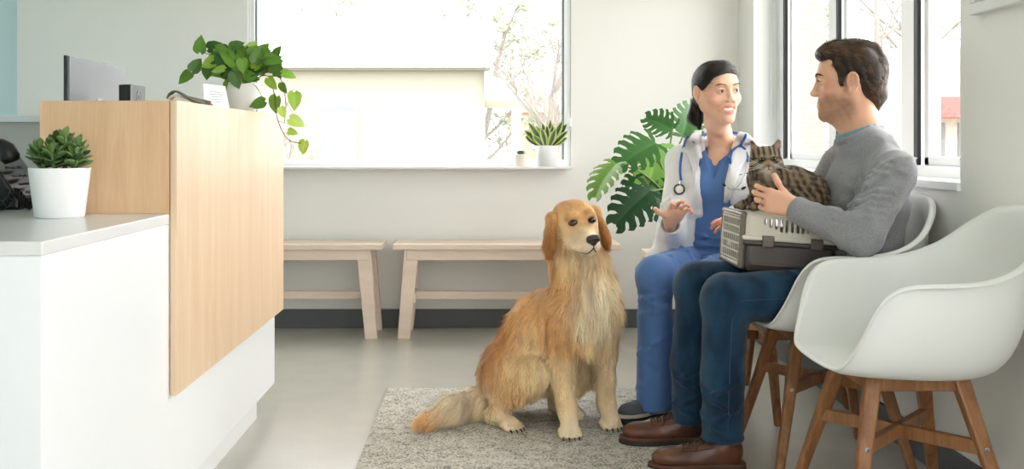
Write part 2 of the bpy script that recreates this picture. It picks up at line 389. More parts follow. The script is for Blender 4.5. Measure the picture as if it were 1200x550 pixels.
# framed picture, upper right wall
t = thing('picture_frame', 'white framed picture hanging high on the right wall', 'picture', (XR, 2.84, 1.36))
py0, py1, pz0, pz1 = 2.36, 2.985, 1.362, 2.0
b = MB(); e = 0.032
b.box(XR-0.03, XR-0.001, py0, py1, pz0, pz0+e).box(XR-0.03, XR-0.001, py0, py1, pz1-e, pz1).box(XR-0.03, XR-0.001, py0, py0+e, pz0+e, pz1-e).box(XR-0.03, XR-0.001, py1-e, py1, pz0+e, pz1-e)
build(b, 'frame', mat('picture_frame_white', '#dcdcda', 0.5), t, world=True, bevel=0.003)
build(MB().box(XR-0.012, XR-0.002, py0+e, py1-e, pz0+e, pz1-e), 'picture', mat('picture_paper', '#dfe3e6', 0.4, noise=(4, '#9fb0bd', (1, 1, 2), 0.45, 0.7)), t, world=True)

# ---------------------------------------------------------------- outside
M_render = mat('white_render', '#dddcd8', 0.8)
g = struct(MB().box(-60, 60, YB+0.25, 120, -0.3, -0.12).box(XR+0.25, 60, -20, YB+0.25, -0.3, -0.12), 'ground', mat('pale_ground', '#a8a698', 0.9, noise=(0.4, '#8c9070', (1, 1, 1), 0.4, 0.6)))
Z = 28; s = Z/1250
t = thing('building', 'low white flat-roofed building across the yard with a deep fascia', 'building', (-5, Z, -0.12))
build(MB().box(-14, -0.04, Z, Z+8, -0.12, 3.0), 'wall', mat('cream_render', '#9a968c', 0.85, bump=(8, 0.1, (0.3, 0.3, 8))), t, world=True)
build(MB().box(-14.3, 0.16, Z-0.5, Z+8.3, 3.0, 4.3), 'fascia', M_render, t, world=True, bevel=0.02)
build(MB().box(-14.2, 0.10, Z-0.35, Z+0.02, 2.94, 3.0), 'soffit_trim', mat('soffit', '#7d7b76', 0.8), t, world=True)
dd = build(MB().box(-4.3, -3.47, Z-0.05, Z, -0.12, 1.95), 'door', mat('pale_blue_door', '#8391a0', 0.5), t, world=True)
build(MB().box(-4.36, -4.3, Z-0.08, Z, -0.12, 2.01).box(-3.47, -3.41, Z-0.08, Z, -0.12, 2.01).box(-4.3, -3.47, Z-0.08, Z, 1.95, 2.01), 'door_frame', M_render, t, world=True)
b = MB(); b.prism([(-0.05, 2.95), (0.95, 2.3), (0.95, 2.18), (-0.05, 2.18)], Z-0.2, Z+6)
build(b, 'porch_roof', M_render, t, world=True)
for q in (0, 5): build(MB().box(0.78, 0.9, Z+q, Z+q+0.12, -0.12, 2.18), 'porch_post', M_render, t, world=True)
t = thing('house', 'pale tan house far beyond the porch, seen through the back window', 'house', (4, 52, -0.12))
build(MB().box(1.2, 7.5, 52, 60, -0.12, 2.6), 'wall', mat('tan_siding', '#a3907c', 0.85), t, world=True)
b = MB(); b.prism([(0.9, 2.6), (7.8, 2.6), (6.6, 4.4), (2.1, 4.4)], 51.6, 60.4); build(b, 'roof', mat('pale_roof', '#d5cfc8', 0.9), t, world=True)
M_hg = mat('house_glass', '#8f9aa2', 0.3)
for q in ((2.2, 3.0), (4.6, 5.6)): build(MB().box(*q, 51.93, 52, 0.8, 1.9), 'window', M_hg, t, world=True)
t = thing('utility_pole', 'pale utility pole rising beside the white building outside', 'pole', (1.36, 46, -0.12))
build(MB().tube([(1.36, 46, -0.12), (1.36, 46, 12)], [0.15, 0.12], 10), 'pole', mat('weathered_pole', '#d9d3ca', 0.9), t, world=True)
build(MB().box(0.5, 2.2, 45.84, 45.94, 10.6, 10.72), 'crossarm', mat('weathered_arm', '#d0c9be', 0.9), t, world=True)
random.seed(5)
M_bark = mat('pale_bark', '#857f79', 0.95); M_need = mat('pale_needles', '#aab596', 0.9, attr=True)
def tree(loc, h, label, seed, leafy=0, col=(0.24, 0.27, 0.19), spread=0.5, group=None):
    R = random.Random(seed); t = thing('bare_tree' if not leafy else 'pine_tree', label, 'tree', loc, group); b = MB(); tips = []
    def grow(p, d, L, r, lev):
        pts = [p]; rs = [r]; n = 4
        for i in range(n):
            d = (d+Vector((R.gauss(0, .12), R.gauss(0, .12), R.gauss(0.03, .05)))).normalized(); pts.append(pts[-1]+d*L/n); rs.append(r*(1-0.5*(i+1)/n))
        b.tube(pts, rs, 5 if lev > 1 else 7, cap=False); tips.append((pts[-1], lev))
        if lev >= (4 if not leafy else 2): return
        for k in range(4 if lev else 9):
            j = R.uniform(0.25 if lev else 0.22, 1)*n; q = pts[int(j)] if int(j) < len(pts) else pts[-1]
            a = R.uniform(0, 2*PI); s2 = R.uniform(0.5, 1.0)
            nd = (d*(1-spread*s2)+Vector((math.cos(a), math.sin(a), 0.25 if not leafy else 0.0))*spread*s2*1.5).normalized()
            grow(q, nd, L*R.uniform(0.42, 0.62), rs[min(int(j), n)]*0.55, lev+1)
    grow(Vector((0, 0, 0)), Vector((0, 0, 1)), h*0.62, h*0.016, 0)
    build(b, 'trunk_and_branches', M_bark, t, smooth=True)
    if leafy:
        f = MB()
        for p, lev in tips:
            for k in range(leafy):
                c = p+Vector((R.gauss(0, .5), R.gauss(0, .5), R.gauss(0, .3)))*h*0.05; a = Vector((R.gauss(0, 1), R.gauss(0, 1), R.gauss(0, .5))).normalized()*h*0.02; e = a.orthogonal().normalized()*h*0.006
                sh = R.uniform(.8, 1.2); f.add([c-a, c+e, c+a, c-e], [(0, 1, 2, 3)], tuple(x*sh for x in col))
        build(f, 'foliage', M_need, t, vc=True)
    return t
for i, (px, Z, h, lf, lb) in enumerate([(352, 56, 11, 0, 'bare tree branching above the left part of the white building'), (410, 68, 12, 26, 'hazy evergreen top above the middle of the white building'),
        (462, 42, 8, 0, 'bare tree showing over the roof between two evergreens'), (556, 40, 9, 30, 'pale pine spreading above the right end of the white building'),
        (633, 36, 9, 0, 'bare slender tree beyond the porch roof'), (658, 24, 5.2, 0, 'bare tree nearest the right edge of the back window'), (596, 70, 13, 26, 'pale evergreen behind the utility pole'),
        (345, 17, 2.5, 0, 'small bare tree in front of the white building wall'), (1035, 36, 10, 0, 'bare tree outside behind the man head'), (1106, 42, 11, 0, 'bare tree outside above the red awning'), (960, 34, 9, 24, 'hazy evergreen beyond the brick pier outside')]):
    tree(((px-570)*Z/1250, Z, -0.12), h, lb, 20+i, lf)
# brick pier outside the right window, shop with red awning beyond
def brick_mat():
    m = mat('pale_brick', '#d9c9b8', 0.9); nt = m.node_tree; n = nt.nodes; l = nt.links
    tc = n.new('ShaderNodeTexCoord'); mp = n.new('ShaderNodeMapping'); mp.inputs['Rotation'].default_value = (PI/2, 0, 0); b = n.new('ShaderNodeTexBrick'); b.inputs['Scale'].default_value = 6
    b.inputs['Color1'].default_value = (*lin('#968f86'), 1); b.inputs['Color2'].default_value = (*lin('#8e857b'), 1); b.inputs['Mortar'].default_value = (*lin('#a09c95'), 1); b.inputs['Mortar Size'].default_value = 0.03
    l.new(tc.outputs['Object'], mp.inputs[0]); l.new(mp.outputs[0], b.inputs[0]); l.new(b.outputs[0], n['Principled BSDF'].inputs['Base Color']); return m
tag(build(MB().box(2.64, 2.86, 9, 9.4, -0.12, 4.5), 'brick_pier', brick_mat()), 'pale brick pier just outside the right window', 'pier')
t = thing('shop', 'distant white shop with a red awning outside the right window', 'building', (10.6, 24, -0.12))
build(MB().box(9.3, 16, 24, 28, -0.12, 3.2), 'wall', mat('shop_wall', '#c4c2bc', 0.8), t, world=True)
b = MB(); b.prism([(9.6, 2.05), (14, 2.05), (14, 1.6), (9.6, 1.6)], 23.1, 24); build(b, 'awning', mat('red_awning', '#c2605c', 0.8), t, world=True)
M_sg = mat('shop_glass', '#77797b', 0.3)
for q in ((9.8, 10.3), (10.6, 11.1)): build(MB().box(*q, 23.95, 24, 0, 1.5), 'shop_window', M_sg, t, world=True)

# ---------------------------------------------------------------- rug
def rug_mat():
    m = mat('woven_rug', '#d7d4cb', 0.95, spec=0.1); nt = m.node_tree; n = nt.nodes; l = nt.links; b = n['Principled BSDF']
    tc = n.new('ShaderNodeTexCoord'); mp = n.new('ShaderNodeMapping'); mp.inputs['Rotation'].default_value = (0, 0, 0.62); mp.inputs['Scale'].default_value = (1, 1.7, 1); l.new(tc.outputs['Object'], mp.inputs[0])
    v = n.new('ShaderNodeTexVoronoi'); v.inputs['Scale'].default_value = 125; v.inputs['Randomness'].default_value = 0.55; l.new(mp.outputs[0], v.inputs['Vector'])
    ns = n.new('ShaderNodeTexNoise'); ns.inputs['Scale'].default_value = 30; ns.inputs['Detail'].default_value = 5; l.new(tc.outputs['Object'], ns.inputs[0])
    ad = n.new('ShaderNodeMath'); ad.operation = 'MULTIPLY_ADD'; ad.inputs[1].default_value = 0.55; l.new(ns.outputs[0], ad.inputs[0]); l.new(v.outputs['Distance'], ad.inputs[2])
    r = n.new('ShaderNodeValToRGB'); e = r.color_ramp.elements; e[0].position = 0.60; e[0].color = (*lin('#e2e0d8'), 1); e[1].position = 0.98; e[1].color = (*lin('#655f56'), 1)
    x = e.new(0.78); x.color = (*lin('#cbc7bc'), 1)
    l.new(ad.outputs[0], r.inputs[0]); l.new(r.outputs[0], b.inputs['Base Color'])
    bp = n.new('ShaderNodeBump'); bp.invert = True; bp.inputs['Strength'].default_value = 0.7; bp.inputs['Distance'].default_value = 0.006; l.new(v.outputs['Distance'], bp.inputs['Height']); l.new(bp.outputs[0], b.inputs['Normal']); return m
tag(build(MB().box(-0.402, 0.72, 2.75, 4.34, 0, 0.012), 'rug', rug_mat(), bevel=0.004), 'cream and grey flecked woven rug under the dog', 'rug')

# ---------------------------------------------------------------- woods
def wood(name, a, bcol, axis=(12, 12, 0.8), rough=0.45, sc=3, contrast=(0.35, 0.7)):
    m = mat(name, a, rough); nt = m.node_tree; n = nt.nodes; l = nt.links; b = n['Principled BSDF']
    tc = n.new('ShaderNodeTexCoord'); mp = n.new('ShaderNodeMapping'); mp.inputs['Scale'].default_value = axis; l.new(tc.outputs['Object'], mp.inputs[0])
    t = n.new('ShaderNodeTexNoise'); t.inputs['Scale'].default_value = sc; t.inputs['Detail'].default_value = 8; t.inputs['Distortion'].default_value = 0.6; l.new(mp.outputs[0], t.inputs[0])
    t2 = n.new('ShaderNodeTexNoise'); t2.inputs['Scale'].default_value = sc*8; t2.inputs['Detail'].default_value = 3; l.new(mp.outputs[0], t2.inputs[0])
    mx = n.new('ShaderNodeMix'); mx.inputs[0].default_value = 0.3; l.new(t.outputs[0], mx.inputs[2]); l.new(t2.outputs[0], mx.inputs[3])
    r = n.new('ShaderNodeValToRGB'); r.color_ramp.elements[0].position = contrast[0]; r.color_ramp.elements[1].position = contrast[1]
    r.color_ramp.elements[0].color = (*lin(a), 1); r.color_ramp.elements[1].color = (*lin(bcol), 1); l.new(mx.outputs[0], r.inputs[0]); l.new(r.outputs[0], b.inputs['Base Color'])
    bp = n.new('ShaderNodeBump'); bp.inputs['Strength'].default_value = 0.06; bp.inputs['Distance'].default_value = 0.002; l.new(mx.outputs[0], bp.inputs['Height']); l.new(bp.outputs[0], b.inputs['Normal']); return m
M_maple = wood('maple_veneer', '#e2c8aa', '#d4b592', (7, 7, 0.6), 0.4)
M_maple2 = wood('maple_edge', '#e0bf99', '#cfa880', (7, 7, 0.6), 0.4)
M_birch = wood('birch', '#f1dfcf', '#e7d0bc', (1, 8, 8), 0.5)
M_walnut = wood('oiled_beech', '#a8744a', '#744a2b', (14, 14, 1.4), 0.42, 2.5)
M_lam = mat('white_laminate', '#edf0f2', 0.28)
M_lamtop = mat('grey_worktop', '#dcdddc', 0.22)

# ---------------------------------------------------------------- reception desk
d = thing('reception_desk', 'white and maple reception desk filling the left of the room', 'reception desk', (-1.4, 3.0, 0))
build(MB().box(-2.4, -0.80, 1.92, 4.03, 0.10, 0.80), 'base_cabinet', M_lam, d, world=True, bevel=0.002)
build(MB().box(-2.35, -0.84, 2.0, 3.90, 0.0, 0.10), 'toe_kick', M_lam, d, world=True)
build(MB().box(-2.4, -0.799, 1.919, 4.03, 0.80, 0.826), 'worktop', M_lamtop, d, world=True, bevel=0.002)
build(MB().box(-1.127, -0.80, 2.69, 4.10, 0.826, 1.112), 'raised_box', M_maple2, d, world=True, bevel=0.0015)
build(MB().box(-0.798, -0.78, 2.69, 4.10, 0.368, 1.1122), 'side_panel', M_maple, d, world=True, bevel=0.0015)
build(MB().box(-2.4, -1.127, 4.0, 4.35, 1.086, 1.112), 'transaction_ledge', M_lam, d, world=True, bevel=0.002)
build(MB().box(-2.4, -1.127, 4.03, 4.06, 0.10, 1.086), 'return_panel', mat('grey_panel', '#c9c9c4', 0.6), d, world=True)

# monitor seen from behind, screen facing the clerk's side
M_alu = mat('brushed_aluminium', '#83878b', 0.5, 0.75); M_blk = mat('black_plastic', '#101114', 0.4); M_alu2 = mat('dark_aluminium', '#84888c', 0.35, 0.8)
t = thing('monitor', 'silver computer monitor seen from behind on the reception desk', 'monitor', (-1.30, 3.45, 0.826))
build(MB().box(-1.262, -1.250, 3.205, 3.70, 0.95, 1.268), 'back_panel', M_alu, t, world=True, bevel=0.003)
build(MB().box(-1.270, -1.2622, 3.203, 3.702, 0.948, 1.270), 'screen', M_blk, t, world=True, bevel=0.002)
b = MB(); b.lathe([(0.036, 0), (0.036, 0.0015), (0.033, 0.0015), (0.033, 0.0004), (0.0, 0.0004)], (-1.250, 3.45, 1.125), 4, Matrix.Rotation(PI/2, 4, 'Y') @ Matrix.Rotation(PI/4, 4, 'Z'))
b.lathe([(0.016, 0), (0.016, 0.002), (0.013, 0.002), (0.013, 0.0006), (0.0, 0.0006)], (-1.250, 3.45, 1.125), 24, Matrix.Rotation(PI/2, 4, 'Y'))
build(b, 'embossed_mark', M_alu2, t, world=True)
build(MB().box(-1.252, -1.238, 3.42, 3.48, 0.84, 1.0).box(-1.36, -1.17, 3.33, 3.57, 0.826, 0.838), 'stand', M_alu, t, world=True, bevel=0.003)
t = thing('desk_speaker', 'small silver box with round grille behind the top of the maple panel', 'speaker', (-1.11, 3.34, 1.112))
build(MB().box(-1.120, -1.086, 3.26, 3.40, 1.112, 1.186), 'body', M_alu, t, world=True, bevel=0.004)
build(MB().box(-1.124, -1.1202, 3.262, 3.398, 1.114, 1.184).box(-1.118, -1.087, 3.256, 3.26, 1.114, 1.184), 'front', M_blk, t, world=True)
b = MB(); b.lathe([(0.022, 0), (0.022, 0.002), (0.017, 0.002), (0.017, 0.0005), (0.006, 0.0005), (0.006, 0.003), (0, 0.003)], (-1.086, 3.335, 1.150), 28, Matrix.Rotation(PI/2, 4, 'Y')); build(b, 'grille', M_alu2, t, world=True)

# desk phone
t = thing('desk_phone', 'black desk phone behind the potted succulent on the low counter', 'telephone', (-1.33, 2.93, 0.826))
b = MB()
Rp = Matrix.Translation((-1.36, 2.95, 0.826))
b.prism([(-0.12, 0.0), (0.11, 0.0), (0.11, 0.03), (0.02, 0.155), (0.005, 0.16), (-0.1, 0.02)], -0.10, 0.10, Rp)
build(b, 'base', M_blk, t, world=True, bevel=0.008)
b = MB(); hp = spline([(-1.42, 2.84, 0.87), (-1.355, 2.838, 0.95), (-1.31, 2.838, 1.0), (-1.278, 2.838, 0.99), (-1.262, 2.84, 0.955)], 14)
b.tube(hp, [0.026, 0.026, 0.022, 0.017, 0.016, 0.016, 0.016, 0.016, 0.017, 0.019, 0.023, 0.025, 0.026, 0.02], 12)
build(b, 'handset', M_blk, t, world=True, smooth=True)
b = MB()
for i in range(3):
    for j in range(4): b.box(-1.30+0.018*j, -1.287+0.018*j, 2.88+0.03*i, 2.90+0.03*i, 0.935-0.022*j, 0.942-0.022*j)
build(b, 'keypad', mat('grey_keys', '#5a5e62', 0.5), t, world=True, bevel=0.002)
b = MB(); pts = []
for i in range(160):
    u = i/159; a = u*22*2*PI; c = Vector((-1.33+0.13*u, 2.80-0.02*math.sin(u*PI), 0.842+0.035*math.sin(u*PI*2)**2)); pts.append(c+Vector((0.003, 0.011*math.cos(a), 0.011*math.sin(a))))
b.tube(pts, 0.0032, 5); build(b, 'coiled_cord', M_blk, t, world=True, smooth=True)

# ---------------------------------------------------------------- benches
def bench(x0, label, grp=None):
    t = thing('bench', label, 'bench', (x0, 5.64, 0)); L = 1.175
    build(MB().box(0, L, -0.16, 0.16, 0.459, 0.488), 'seat', M_birch, t, bevel=0.004)
    b = MB()
    for y in (-0.145, 0.125): b.box(0.07, L-0.07, y, y+0.022, 0.405, 0.459)
    build(b, 'apron', M_birch, t, bevel=0.003)
    for sx in (0, 1):
        for y in (-0.12, 0.115):
            X = (0.095 if not sx else L-0.095); F = (0.055 if not sx else L-0.055)
            build(MB().beam((X, y, 0.459), (F, y*1.1, 0), 0.042, 0.074, 0.036, 0.062, flat=True), 'leg', M_birch, t, bevel=0.003)
    build(MB().box(0.11, L-0.11, -0.012, 0.012, 0.185, 0.228), 'stretcher', M_birch, t, bevel=0.003)
    for sx in (0.1, L-0.1): build(MB().beam((sx, -0.12, 0.205), (sx, 0.12, 0.205), 0.05, 0.024, ref=(0, 0, 1)), 'end_rail', M_birch, t, bevel=0.003)
bench(-0.482, 'pale birch bench under the window, the one behind the dog')
bench(-0.539-1.175, 'pale birch bench by the back wall whose left part the desk hides')

# ---------------------------------------------------------------- shell armchairs
M_shell = mat('white_moulded_plastic', '#eeefec', 0.38)
M_bolt = mat('bolt_steel', '#b9babb', 0.25, 0.9)
def chair_parts(t):
    rim = [(-.212, 0, .452), (-.214, .12, .454), (-.205, .19, .470), (-.175, .235, .540), (-.142, .262, .622), (-.098, .280, .668), (-.02, .288, .676), (.07, .286, .680), (.15, .268, .698), (.215, .235, .735), (.265, .18, .79), (.298, .10, .832), (.308, 0, .845)]
    pan = [(-.20, 0, .445), (-.20, .09, .445), (-.19, .135, .444), (-.15, .165, .442), (-.10, .18, .440), (-.05, .185, .438), (0, .185, .436), (.05, .18, .435), (.09, .165, .435), (.125, .14, .436), (.15, .105, .438), (.165, .055, .440), (.17, 0, .441)]
    nh = 33; R = spline(rim, nh); P = spline(pan, nh)
    R = np.vstack([R, (R[-2:0:-1]*[1, -1, 1])]); P = np.vstack([P, (P[-2:0:-1]*[1, -1, 1])]); n = len(R)
    C = np.array([-.02, 0, .432]); rows = []
    for u in (0.25, 0.6, 1.0): rows.append(C*(1-u)+P*u)
    for u in (0.12, 0.25, 0.4, 0.55, 0.7, 0.84, 0.95, 1.0):
        Q = P*0.05+R*0.95; Q[:, 2] = P[:, 2]-0.02*(R[:, 2]-P[:, 2])
        rows.append(P*(1-u)**2+Q*2*u*(1-u)+R*u*u)
    out = R-P; out[:, 2] = 0; out /= np.linalg.norm(out, axis=1)[:, None]
    h = np.clip((R[:, 2]-0.455)/0.15, 0, 1)[:, None]
    rows.append(R+out*0.008+np.array([0, 0, 0.001])); rows.append(R+out*(0.012+0.009*h)+np.array([0, 0, -0.006]))
    V = np.vstack([C[None]]+rows); m = len(rows)
    F = [(0, 1+(k+1) % n, 1+k) for k in range(n)]+[(1+i*n+k, 1+i*n+(k+1) % n, 1+(i+1)*n+(k+1) % n, 1+(i+1)*n+k) for i in range(m-1) for k in range(n)]
    F = [tuple(f) for f in F]
    mesh_obj('shell', V, F, M_shell, t, smooth=True, solid=0.006, solid_off=0, sub=1)
    tops = {}
    for sx in (-1, 1):
        for sy in (-1, 1):
            a = Vector((0.0+sx*0.105, sy*0.115, 0.432)); f = Vector((0.0+sx*0.205, sy*0.25, 0)); tops[sx, sy] = (a, f)
            lg = build(MB().beam(a, f, 0.040, 0.036, 0.024, 0.024, ref=(1, 0, 0), flat=True), 'leg', M_walnut, t, bevel=0.006)
            p = a.lerp(f, 0.385); Mx = Matrix.Rotation(PI/2, 4, 'X') if sy < 0 else Matrix.Rotation(-PI/2, 4, 'X')
            build(MB().lathe([(0.0065, 0), (0.0065, 0.0025), (0.003, 0.003), (0.002, 0.001), (0, 0.001)], p+Vector((0, sy*0.016, 0)), 12, Mx), 'bolt', M_bolt, lg)
            build(MB().lathe([(0.012, 0.001), (0.013, 0.0), (0.0, 0.0)], f, 12), 'foot_pad', M_blk, lg)
    for sy in (-1, 1):
        a, _ = tops[-1, sy]; b2, _ = tops[1, sy]; build(MB().beam(a+Vector((0, sy*0.004, -0.017)), b2+Vector((0, sy*0.004, -0.017)), 0.024, 0.042, ref=(0, 1, 0)), 'apron_rail', M_walnut, t, bevel=0.003)
    for sx in (-1, 1):
        a, _ = tops[sx, -1]; b2, _ = tops[sx, 1]; build(MB().beam(a+Vector((sx*.004, 0, -0.017)), b2+Vector((sx*.004, 0, -0.017)), 0.024, 0.042, ref=(1, 0, 0)), 'apron_rail', M_walnut, t, bevel=0.003)
    for q in (1, -1):
        a = tops[-1, -q][0].lerp(tops[-1, -q][1], 0.385); b2 = tops[1, q][0].lerp(tops[1, q][1], 0.385)
        build(MB().beam(a, b2, 0.034, 0.022, ref=(0, 0, 1)), 'cross_stretcher', M_walnut, t, bevel=0.003)
    build(MB().box(-0.09, 0.09, -0.09, 0.09, 0.420, 0.434), 'mounting_plate', M_blk, t)
c0 = thing('armchair', 'empty white shell armchair with wooden legs, nearest at the right wall', 'chair', (1.06, 2.75, 0))
chair_parts(c0)
def copy_thing(root, loc, label, rz=0):
    r = root.copy(); COL.objects.link(r); r.location = loc; r.rotation_euler = (0, 0, rz); r['label'] = label
    for ch in list(root.children):
        c = ch.copy(); COL.objects.link(c); c.parent = r
        for g in ch.children: q = g.copy(); COL.objects.link(q); q.parent = c
    return r
copy_thing(c0, (1.06, 3.38, 0), 'white shell armchair with wooden legs that the man in the grey sweater sits on')
copy_thing(c0, (1.06, 4.12, 0), 'white shell armchair under the woman in the white coat, mostly hidden', 0.62)
# ---------------------------------------------------------------- plants and small things
M_leaf = mat('leaf_green', '#4d7a35', 0.38, attr=True, spec=0.5)
M_leafm = mat('leaf_matte', '#4d7a35', 0.5, attr=True, spec=0.4)
for _m in (M_leaf, M_leafm): _m.node_tree.nodes['Principled BSDF'].inputs['Transmission Weight'].default_value = 0.0
M_pot = mat('white_ceramic', '#f1f2f2', 0.45); M_soil = mat('soil', '#4a3a2c', 0.95, bump=(80, 1, (1, 1, 1)))
M_stem = mat('stem_green', '#5c7a3c', 0.5); M_vine = mat('vine_brown', '#6b5a3c', 0.6)
W_HEART = [(0, .30), (.08, .72), (.2, .98), (.35, 1.0), (.55, .82), (.75, .5), (.9, .2), (1, 0.01)]
W_LANCE = [(0, .35), (.2, .62), (.45, .95), (.62, 1.0), (.8, .72), (.93, .3), (1, 0.02)]
W_SPOON = [(0, .3), (.2, .42), (.45, .85), (.65, 1.0), (.82, .85), (.95, .45), (1, 0.05)]
def leaf(mb, base, d, n, L, Wd, prof, col, fold=0.25, droop=0.3, edge=None, nu=9, back=0.0, tipcol=None):
    d = Vector(d).normalized(); n = Vector(n); n = (n-d*n.dot(d)).normalized(); s = d.cross(n); vs = []; cs = []
    sv = (-1, -.72, -.35, 0, .35, .72, 1); p = Vector(base); dd = d.copy(); nn = n.copy()
    for i in range(nu+1):
        t = i/nu; w = float(np.interp(t, [a for a, _ in prof], [b for _, b in prof]))*Wd/2
        for v in sv:
            q = p+s*(v*w)+nn*(abs(v)*w*fold)-dd*(back*Wd*abs(v)**1.5*(1-t)*0.5 if t < 0.5 else 0)
            vs.append(q); k = 1.12 if v == 0 else 1.0
            c = edge if (edge and abs(v) >= .72) else col
            if tipcol: c = tuple(a*(1-t*t)+b*t*t for a, b in zip(c, tipcol))
            cs.append(tuple(x*k for x in c))
        R = Matrix.Rotation(-droop/nu, 3, s) if True else None
        dd = R @ dd; nn = R @ nn; p = p+dd*(L/nu)
    m = len(sv); o = len(mb.v); mb.v += [tuple(q) for q in vs]; mb.c += cs
    mb.f += [tuple(o+x for x in (i*m+k, i*m+k+1, (i+1)*m+k+1, (i+1)*m+k)) for i in range(nu) for k in range(m-1)]
def gcol(R, a, b): t = R.random(); return tuple(x+(y-x)*t for x, y in zip(a, b))
def px_dir(ang, z=0.0): a = math.radians(ang); return Vector((math.cos(a), z, math.sin(a)))

# pothos
R = random.Random(11)
t = thing('potted_pothos', 'bushy trailing pothos in a white pot on top of the maple desk panel', 'potted plant', (-0.885, 3.85, 1.112))
build(MB().lathe([(0.0, 0), (0.048, 0), (0.052, 0.004), (0.066, 0.108), (0.067, 0.112), (0.062, 0.112), (0.060, 0.1), (0, 0.098)], n=40), 'pot', M_pot, t, smooth=True)
build(MB().lathe([(0.0, 0.1), (0.0605, 0.099), (0.0605, 0.097), (0, 0.09)], n=24), 'soil', M_soil, t)
top = Vector((-0.885, 3.85, 1.215)); D0 = lin('#2c561c'); D1 = lin('#6d9c34'); D2 = lin('#a3c84a')
lv = [(235, 52, 82, 22, 0), (230, 76, 60, 21, 0), (217, 91, 225, 21, 0), (251, 54, 20, 20, 0), (324, 61, 70, 18, 0), (339, 87, -5, 19, 1), (325, 84, -62, 18, 0), (332, 104, -80, 15, 0), (302, 122, 200, 20, 0),
      (322, 123, 255, 23, 1), (345, 118, -85, 23, 1), (348, 143, -25, 21, 2), (343, 155, -10, 13, 2), (355.5, 173, -108, 19, 2), (273, 106, -95, 30, 0), (287, 101, -80, 20, 0), (262, 60, -20, 22, 0), (300, 60, 30, 20, 0), (312, 72, -10, 22, 0), (290, 66, 100, 18, 0), (278, 52, 30, 18, 0), (243, 84, -100, 20, 0), (318, 98, -60, 18, 1), (331, 132, -70, 15, 2)]
for k in range(72): 
    a = R.uniform(0, 2*PI); r = R.random()**.5
    lv.append((284+42*r*math.cos(a), 74+20*r*math.sin(a), math.degrees(math.atan2(-(math.sin(a)*20-8), math.cos(a)*42))+R.uniform(-50, 50), R.uniform(15, 23), 0 if R.random() < .75 else 1))
f = MB(); st = MB()
for i, (px, py, an, sz, tone) in enumerate(lv):
    Z = 3.85+R.uniform(-0.10, 0.12); 
    if px > 312 and py > 92: Z = 3.82+R.uniform(-.03, .03)
    c = W(px, py, Z); L = sz*3.85/1250*0.96; d = px_dir(an, R.uniform(-.35, .35)); n = Vector((R.uniform(-.5, .5), -1, R.uniform(-.1, .9)))
    base = c-d.normalized()*L*0.45
    col = gcol(R, D0, D1) if tone == 0 else gcol(R, D1, D2) if tone == 1 else gcol(R, D2, lin('#c3dc72'))
    leaf(f, base, d, n, L, L*0.78, W_HEART, col, fold=R.uniform(.1, .4), droop=R.uniform(-.1, .7), back=0.35)
    if not (px > 316 and py > 92):
        m = top.lerp(base, 0.5)+Vector((0, 0, 0.035)); rt = top+Vector((R.uniform(-.03, .03), R.uniform(-.03, .03), 0)); st.tube(spline([rt, m, base], 6), 0.0014, 4)
build(f, 'foliage', M_leaf, t, vc=True, world=True, smooth=True)
build(st, 'stems', M_stem, t, world=True)
b = MB()
vine = spline([top+Vector((.02, -.02, 0)), W(312, 88, 3.84), W(321, 108, 3.82), W(323, 128, 3.82), W(326, 142, 3.82), W(332, 156, 3.82), W(340, 165, 3.82), W(353, 168, 3.82)], 30); b.tube(vine, 0.0018, 5)
b.tube(spline([top+Vector((.03, 0, 0)), W(318, 82, 3.85), W(331, 98, 3.83), W(335, 125, 3.83), W(333, 145, 3.83)], 20), 0.0015, 5)
for a, q in (((326, 142), (340, 146)), ((323, 128), (322, 118)), ((335, 125), (343, 112)), ((332, 156), (341, 157)), ((340, 165), (333, 171)), ((334, 118), (347, 138))): b.tube([W(*a, 3.825), W(*q, 3.82)], 0.0012, 4)
build(b, 'vine', M_vine, t, world=True)

# card holder
t = thing('desk_card', 'small white printed card leaning in front of the pothos pot', 'card', (-0.87, 3.55, 1.112))
P0, P1, P2, P3 = W(240, 128, 3.60), W(270, 132, 3.68), W(264, 101, 3.72), W(238, 98, 3.64)
P0.z = P1.z = 1.1125
nr = (P1-P0).cross(P3-P0).normalized(); b = MB(); b.add([P0, P1, P2, P3]+[p-nr*0.002 for p in (P0, P1, P2, P3)], [(0, 1, 2, 3), (7, 6, 5, 4), (0, 4, 5, 1), (1, 5, 6, 2), (2, 6, 7, 3), (3, 7, 4, 0)]); build(b, 'card', mat('card_paper', '#f3f4f6', 0.6), t, world=True)
sd = 1 if nr.y < 0 else -1
b = MB()
for i, (u0, u1) in enumerate(((.25, .72), (.2, .8), (.3, .75), (.2, .78), (.35, .7))):
    v = 0.72-i*0.09; q = lambda u, v: (P0.lerp(P1, u)).lerp(P3.lerp(P2, u), v)+nr*(0.0006 if nr.y < 0 else -0.0026)
    b.add([q(u0, v), q(u1, v), q(u1, v+.025), q(u0, v+.025)], [(0, 1, 2, 3)])
build(b, 'print', mat('card_print', '#b3bac3', 0.6), t, world=True)
q = P0.lerp(P1, .5); build(MB().beam((q.x, q.y+.004, 1.115), (q.x+.01, q.y+0.05, 1.1145), 0.05, 0.004, ref=(1, 0, 0)), 'stand', mat('card_stand', '#dfe3e6', 0.3), t, world=True)
